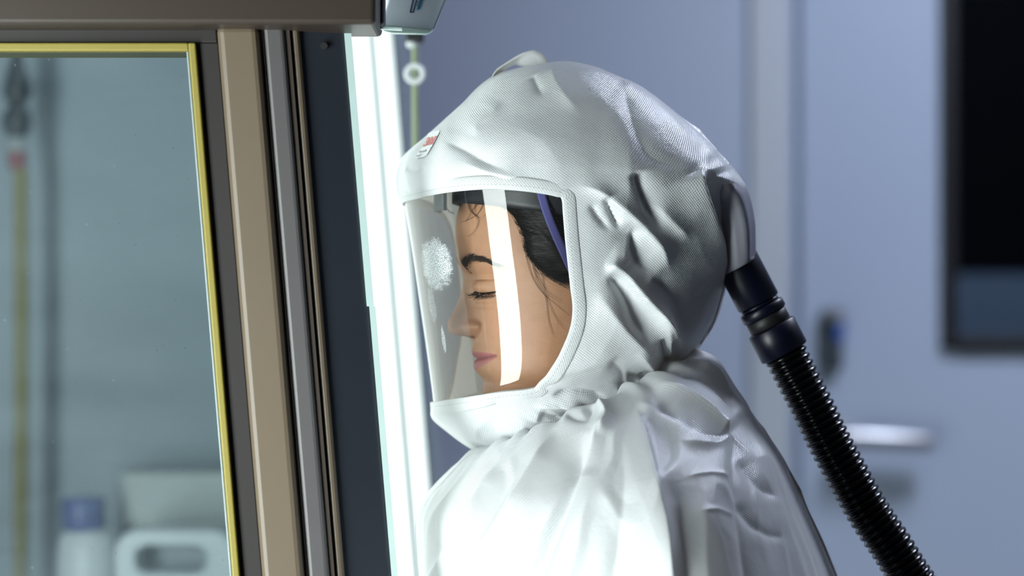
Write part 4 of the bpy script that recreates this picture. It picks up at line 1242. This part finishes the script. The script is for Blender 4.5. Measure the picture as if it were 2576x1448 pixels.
bmesh.ops.triangulate(_bm, faces=_bm.faces[:])
_me = bpy.data.meshes.new('logo_letters'); _bm.to_mesh(_me); _bm.free()
link('logo_letters', _me, M['label_red'], patch)
text_on_hood('model_letters', 'Versaflo', 3.0, 14.5, 10.5, M['label_ink'], 0.0, 0.0, 0.62)
text_on_hood('model_letters', 'TM', 27.0, 22.0, 3.5, M['label_ink'], 0.0, 0.0, 0.8)
text_on_hood('model_letters', 'S-657', 3.0, 2.8, 10.0, M['label_ink'], 0.0, 0.0, 0.56)

# the woven loop on top
def ribbon(name, pts, wid, mat, parent, thick=0.0012, wdir=None, uvs=True):
    """flat strap through points; wid: width vector per point."""
    pts = np.asarray(pts, float); n = len(pts)
    t = np.gradient(pts, axis=0); t /= np.linalg.norm(t, axis=1)[:, None]
    wv = np.asarray(wid, float); wv = np.broadcast_to(wv, pts.shape)
    nn = np.cross(t, wv); nn /= np.maximum(np.linalg.norm(nn, axis=1)[:, None], 1e-9)
    prof = [(-0.5, 0.5), (-0.25, 0.55), (0.25, 0.55), (0.5, 0.5), (0.5, -0.5), (0.25, -0.55), (-0.25, -0.55), (-0.5, -0.5)]
    P = np.stack([pts + wv * a + nn * thick * b for a, b in prof], 1)
    arc = np.concatenate([[0], np.cumsum(np.linalg.norm(np.diff(pts, axis=0), axis=1))])
    wl = np.linalg.norm(wv, axis=1)
    UV = np.stack([np.stack([arc, wl * a], -1) for a, b in prof], 1)
    return grid_mesh(name, P, mat, parent, wrap=True, uv=UV)
M['webbing'] = fabric_mat('webbing', col=(0.78, 0.81, 0.82), period=0.0022, translucent=0.3)
yl = HCY - 0.03
lw = [W(1234, 202, yl), W(1246, 184, yl), W(1276, 164, yl), W(1306, 148, yl), W(1332, 147, yl), W(1352, 158, yl), W(1370, 180, yl)]
lc = catmull(np.array(lw), np.linspace(0, 6, 48))
px_m = (yl - CAM_Y) / FPX
uu = np.linspace(0, 1, 48)
wdv = np.array([np.interp(uu, [0, 0.45, 0.62, 1], [8, 12, 34, 30]) * px_m, np.interp(uu, [0, 0.5, 0.7, 1], [-0.012, -0.010, -0.004, -0.003]), np.interp(uu, [0, 0.45, 0.62, 1], [13, 20, 38, 34]) * px_m]).T
ribbon('top_loop', lc, wdv, M['webbing'], hood)

# suspension headband inside
def ring_pts(row_f, row_b, rx0, rx1, wd, a0, a1, n):
    out = []
    for a in np.linspace(a0, a1, n):
        c, s = math.cos(a), math.sin(a)
        x = (rx0 + rx1) / 2 + (rx1 - rx0) / 2 * c
        r = row_f + (row_b - row_f) * (x - rx0) / (rx1 - rx0)
        out.append(head_world(hx(x), -wd * s, hz_(r)))
    return np.array(out)
hb = ring_pts(478, 560, 1140, 1705, 0.087, 0, 2 * math.pi, 120)
ribbon('headband', hb, np.array([0, 0, 0.024]), M['band'], hood, 0.002)
hb2 = ring_pts(508, 520, 1096, 1330, 0.070, math.radians(150), math.radians(212), 30)
ribbon('headband_pad', hb2, np.array([0, 0, 0.017]), M['band_grey'], hood, 0.003)
cw = [W(1092, 492, 0.0), W(1106, 497, 0.0), W(1118, 514, 0.0), W(1130, 533, 0.0), W(1142, 537, 0.0)]
lathe('headband_cord', list(map(tuple, catmull(np.array(cw), np.linspace(0, 4, 20)))), [0.0009] * 20, M['thread_white'], hood, n=8)
# violet strap lying on the hair
sp_ = [(1352, 462), (1362, 500), (1376, 545), (1398, 600), (1424, 655), (1452, 710)]
spts = []
for a in curve_pts(np.array(sp_, float), 6):
    q = near_pt(a[0], a[1], 0.0)
    spts.append(q + np.array([-0.0, -0.017, 0.0]))
ribbon('chin_strap', np.array(spts), np.array([0.0068, -0.0006, 0.002]), M['strap'], hood, 0.0014)

# rear sleeve over the hose port
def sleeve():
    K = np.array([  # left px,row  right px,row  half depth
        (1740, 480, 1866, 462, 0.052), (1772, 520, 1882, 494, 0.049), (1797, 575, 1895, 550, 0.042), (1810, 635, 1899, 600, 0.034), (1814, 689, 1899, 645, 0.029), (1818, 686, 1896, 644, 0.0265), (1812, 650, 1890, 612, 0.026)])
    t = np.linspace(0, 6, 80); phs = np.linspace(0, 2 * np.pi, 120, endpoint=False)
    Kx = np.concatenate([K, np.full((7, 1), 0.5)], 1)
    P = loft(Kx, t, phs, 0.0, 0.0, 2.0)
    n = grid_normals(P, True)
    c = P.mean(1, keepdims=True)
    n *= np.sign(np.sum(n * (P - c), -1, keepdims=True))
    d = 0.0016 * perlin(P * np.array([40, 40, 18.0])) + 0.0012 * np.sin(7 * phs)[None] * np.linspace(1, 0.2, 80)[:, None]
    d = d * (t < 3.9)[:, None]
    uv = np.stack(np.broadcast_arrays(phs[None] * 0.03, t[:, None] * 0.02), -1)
    return grid_mesh('hose_sleeve', P + n * d[..., None], M['fabric_shaded'], hood, wrap=True, uv=uv)
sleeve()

# ---------------------------------------------------------------- cape
SK = np.array([
    (1335, 1128, 1690, 930, 0.058, 0.5), (1300, 1135, 1700, 916, 0.066, 0.5), (1240, 1122, 1742, 888, 0.085, 0.52), (1185, 1136, 1802, 904, 0.111, 0.54), (1130, 1190, 1846, 970, 0.143, 0.56),
    (1085, 1246, 1900, 1050, 0.173, 0.57), (1056, 1302, 1955, 1132, 0.197, 0.58), (1055, 1372, 2010, 1255, 0.213, 0.585), (1057, 1450, 2096, 1450, 0.223, 0.585), (1082, 1600, 2150, 1600, 0.230, 0.58), (1112, 1730, 2175, 1730, 0.234, 0.58)])
SMAX = len(SK) - 1
NS = 380
ts = np.linspace(0, SMAX, NS)
SB = loft(SK, ts, ph, 0.01, 0.03, 1.68, 1.72)
SN = grid_normals(SB, True)
if np.mean(np.sum(SN * (SB - np.array([0.09, 0.01, 1.2])), -1)) < 0: SN = -SN
SQ = proj(SB)
CAPE_FOLDS = [
    ([(1262, 1168), (1215, 1235), (1160, 1330), (1095, 1440), (1060, 1520)], 4.5, 9, 40, 0.1, 0.05),
    ([(1320, 1150), (1270, 1260), (1190, 1400), (1140, 1500)], -4.0, 26, 30, 0.2, 0.05),
    ([(1395, 1080), (1345, 1180), (1270, 1300), (1190, 1420), (1130, 1540)], 8.5, 24, 30, 0.12, 0.05),
    ([(1472, 1085), (1450, 1180), (1400, 1320), (1330, 1470)], -11.0, 30, 34, 0.12, 0.05),
    ([(1525, 1020), (1500, 1110), (1465, 1200), (1430, 1310), (1385, 1460)], 8.0, 14, 40, 0.12, 0.05),
    ([(1500, 1000), (1530, 1050), (1510, 1110)], 7.0, 14, 14, 0.2, 0.3),
    ([(1560, 1080), (1570, 1200), (1560, 1330), (1540, 1480)], -3.0, 30, 30, 0.3, 0.1),
    ([(1596, 1020), (1625, 1110), (1650, 1220), (1674, 1320), (1692, 1460)], 7.0, 50, 12, 0.1, 0.02),
    ([(1630, 962), (1700, 985), (1770, 1030), (1838, 1090)], 8.5, 20, 34, 0.3, 0.12),
    ([(1600, 1012), (1680, 1052), (1760, 1100), (1800, 1130)], 5.0, 26, 12, 0.2, 0.3),
    ([(1700, 1110), (1790, 1120), (1840, 1095)], 2.5, 10, 20, 0.3, 0.1),
    ([(1720, 1200), (1790, 1190), (1840, 1200)], 1.6, 6, 8, 0.3, 0.2),
    ([(1740, 1290), (1800, 1285), (1850, 1300)], 1.2, 5, 7, 0.3, 0.2),
    ([(1860, 1150), (1900, 1220), (1960, 1260)], -3.0, 12, 16, 0.2, 0.3),
    ([(1850, 1260), (1900, 1330), (1980, 1360)], -2.5, 12, 14, 0.2, 0.3),
    ([(1630, 1010), (1690, 1050), (1760, 1090), (1830, 1100)], -5.0, 12, 18, 0.2, 0.15),
    ([(1836, 1085), (1800, 1095), (1760, 1110)], 2.0, 20, 14, 0.3, 0.5),
    ([(1740, 900), (1800, 935), (1850, 1010), (1900, 1090)], 4.0, 14, 20, 0.2, 0.3),
    ([(1690, 940), (1760, 950), (1815, 990), (1848, 1060)], -6.0, 12, 16, 0.2, 0.3),
    ([(1842, 1090), (1846, 1200), (1860, 1350), (1880, 1480)], -4.0, 14, 26, 0.1, 0.05),
    ([(1875, 1050), (1915, 1140), (1960, 1280), (2000, 1400)], 3.5, 24, 24, 0.2, 0.1),
    ([(1750, 1120), (1765, 1250), (1775, 1448)], 3.0, 40, 50, 0.3, 0.05),
    ([(1700, 1180), (1705, 1300), (1730, 1460)], -2.0, 20, 30, 0.3, 0.05),
    ([(1420, 1040), (1470, 1050), (1490, 1010)], -6.0, 9, 12, 0.2, 0.2),
]
_cf = []
for _p, *_r in CAPE_FOLDS:            # long folds run on below
    if _p[-1][1] > 1390:
        (ax_, ay_), (bx_, by_) = _p[-2], _p[-1]
        k_ = (1760 - by_) / (by_ - ay_)
        _p = _p + [(bx_ + (bx_ - ax_) * k_, 1760)]
    _cf.append((_p, *_r))
CAPE_FOLDS = _cf
PPs, TTs = np.meshgrid(ph, ts)
cams = smoothstep(0.0, 0.25, -SN[..., 1]) * (np.sin(PPs) > -0.1)
sd = folds(SQ, CAPE_FOLDS) * cams
gg = np.array([11.0, 11.0, 5.0])
n1 = perlin(SB * gg + 1.3); n2 = perlin(SB * gg * 2.6 + 4.2)
am = 0.004 * smoothstep(1.5, 5, TTs) * np.where(cams > 0.5, 0.55, 1.4)
n3 = perlin(SB * np.array([24.0, 24.0, 9.0]) + 7.7)
sd = sd + am * (0.5 - 1.8 * np.abs(n1)) + am * 0.5 * n2 + 0.0016 * smoothstep(2, 5, TTs) * np.clip(1 - 5 * np.abs(n3), 0, 1)
wob = 20 * PPs + 3.0 * np.sin(2 * PPs + 0.5) + 2.0 * np.sin(5 * PPs + 1)
sd = sd + (1 - smoothstep(1.0, 4.0, TTs)) * 0.0042 * (np.sin(wob) + 0.4 * np.sin(1.7 * wob + 1))
SP = SB + SN * sd[..., None]
pers = np.linalg.norm(np.roll(SB, -1, 1) - SB, axis=-1).sum(1) / (2 * np.pi)
vs2 = np.concatenate([[0], np.cumsum(np.linalg.norm(np.diff(SB[:, NP // 4], axis=0), axis=-1))])
SUV = np.stack([(PPs - np.pi / 2) * pers[:, None], np.broadcast_to(vs2[:, None], PPs.shape)], -1)
grid_mesh('cape', SP, M['fabric'], hood, wrap=True, uv=SUV)

# ------------------------------------------------------------------ breathing hose
yh = 0.0
bh = empty('breathing_hose', W(2320, 1500, yh), 'black corrugated breathing hose with navy connector behind the hood', 'hose')
def along(p0, p1, fr): return tuple(np.array(W(*p0, yh)) + (np.array(W(*p1, yh)) - np.array(W(*p0, yh))) * fr)
A0, A1 = (1845, 640), (1978, 895)
LAX = np.linalg.norm(np.array(W(*A1, yh)) - np.array(W(*A0, yh)))
def con(name, f0, f1, r, mat, bev=0.0012, n=48):
    fr_ = [f0, f0 + bev / LAX, f1 - bev / LAX, f1]
    return lathe(name, [along(A0, A1, f) for f in fr_], [r - bev, r, r, r - bev], mat, bh, n=n)
con('connector_neck', -0.12, 0.48, 0.0195, M['navy'])
con('connector_ring', 0.48, 0.515, 0.0178, M['navy'])
con('connector_ring', 0.515, 0.60, 0.0205, M['navy'])
con('connector_groove', 0.60, 0.71, 0.0190, M['black'])
con('connector_collar', 0.71, 0.97, 0.0222, M['navy'])
for f in (0.05, 0.2):
    pass
hp = [(1966, 870), (1998, 935), (2042, 1020), (2086, 1110), (2135, 1200), (2186, 1290), (2240, 1370), (2290, 1450), (2355, 1540), (2425, 1660), (2455, 1790), (2425, 1910), (2320, 2000), (2150, 2040), (1990, 2045)]
hc = catmull(np.array([W(a, b, yh) for a, b in hp]), np.linspace(0, len(hp) - 1, 2600))
arc = np.concatenate([[0], np.cumsum(np.linalg.norm(np.diff(hc, axis=0), axis=1))])
n_s = int(arc[-1] / 0.0066 * 12)
sa_ = np.linspace(0, arc[-1], n_s)
cen_ = np.stack([np.interp(sa_, arc, hc[:, k]) for k in range(3)], 1)
prof_ = np.abs(np.sin(math.pi * sa_ / 0.0066)) ** 0.75
rad_ = 0.0160 + 0.0036 * prof_
def tube_grid(C, r, n=36):
    t = np.gradient(C, axis=0); t /= np.linalg.norm(t, axis=1)[:, None]
    a = np.array([0, -1.0, 0]); P = np.zeros((len(C), n, 3)); an = np.linspace(0, 2 * np.pi, n, endpoint=False)
    for i in range(len(C)):
        a = a - t[i] * (a @ t[i]); a /= np.linalg.norm(a); b = np.cross(t[i], a)
        P[i] = C[i] + r[i] * (np.cos(an)[:, None] * a + np.sin(an)[:, None] * b)
    return P
grid_mesh('corrugated_tube', tube_grid(cen_, rad_), M['hose'], bh, wrap=True)
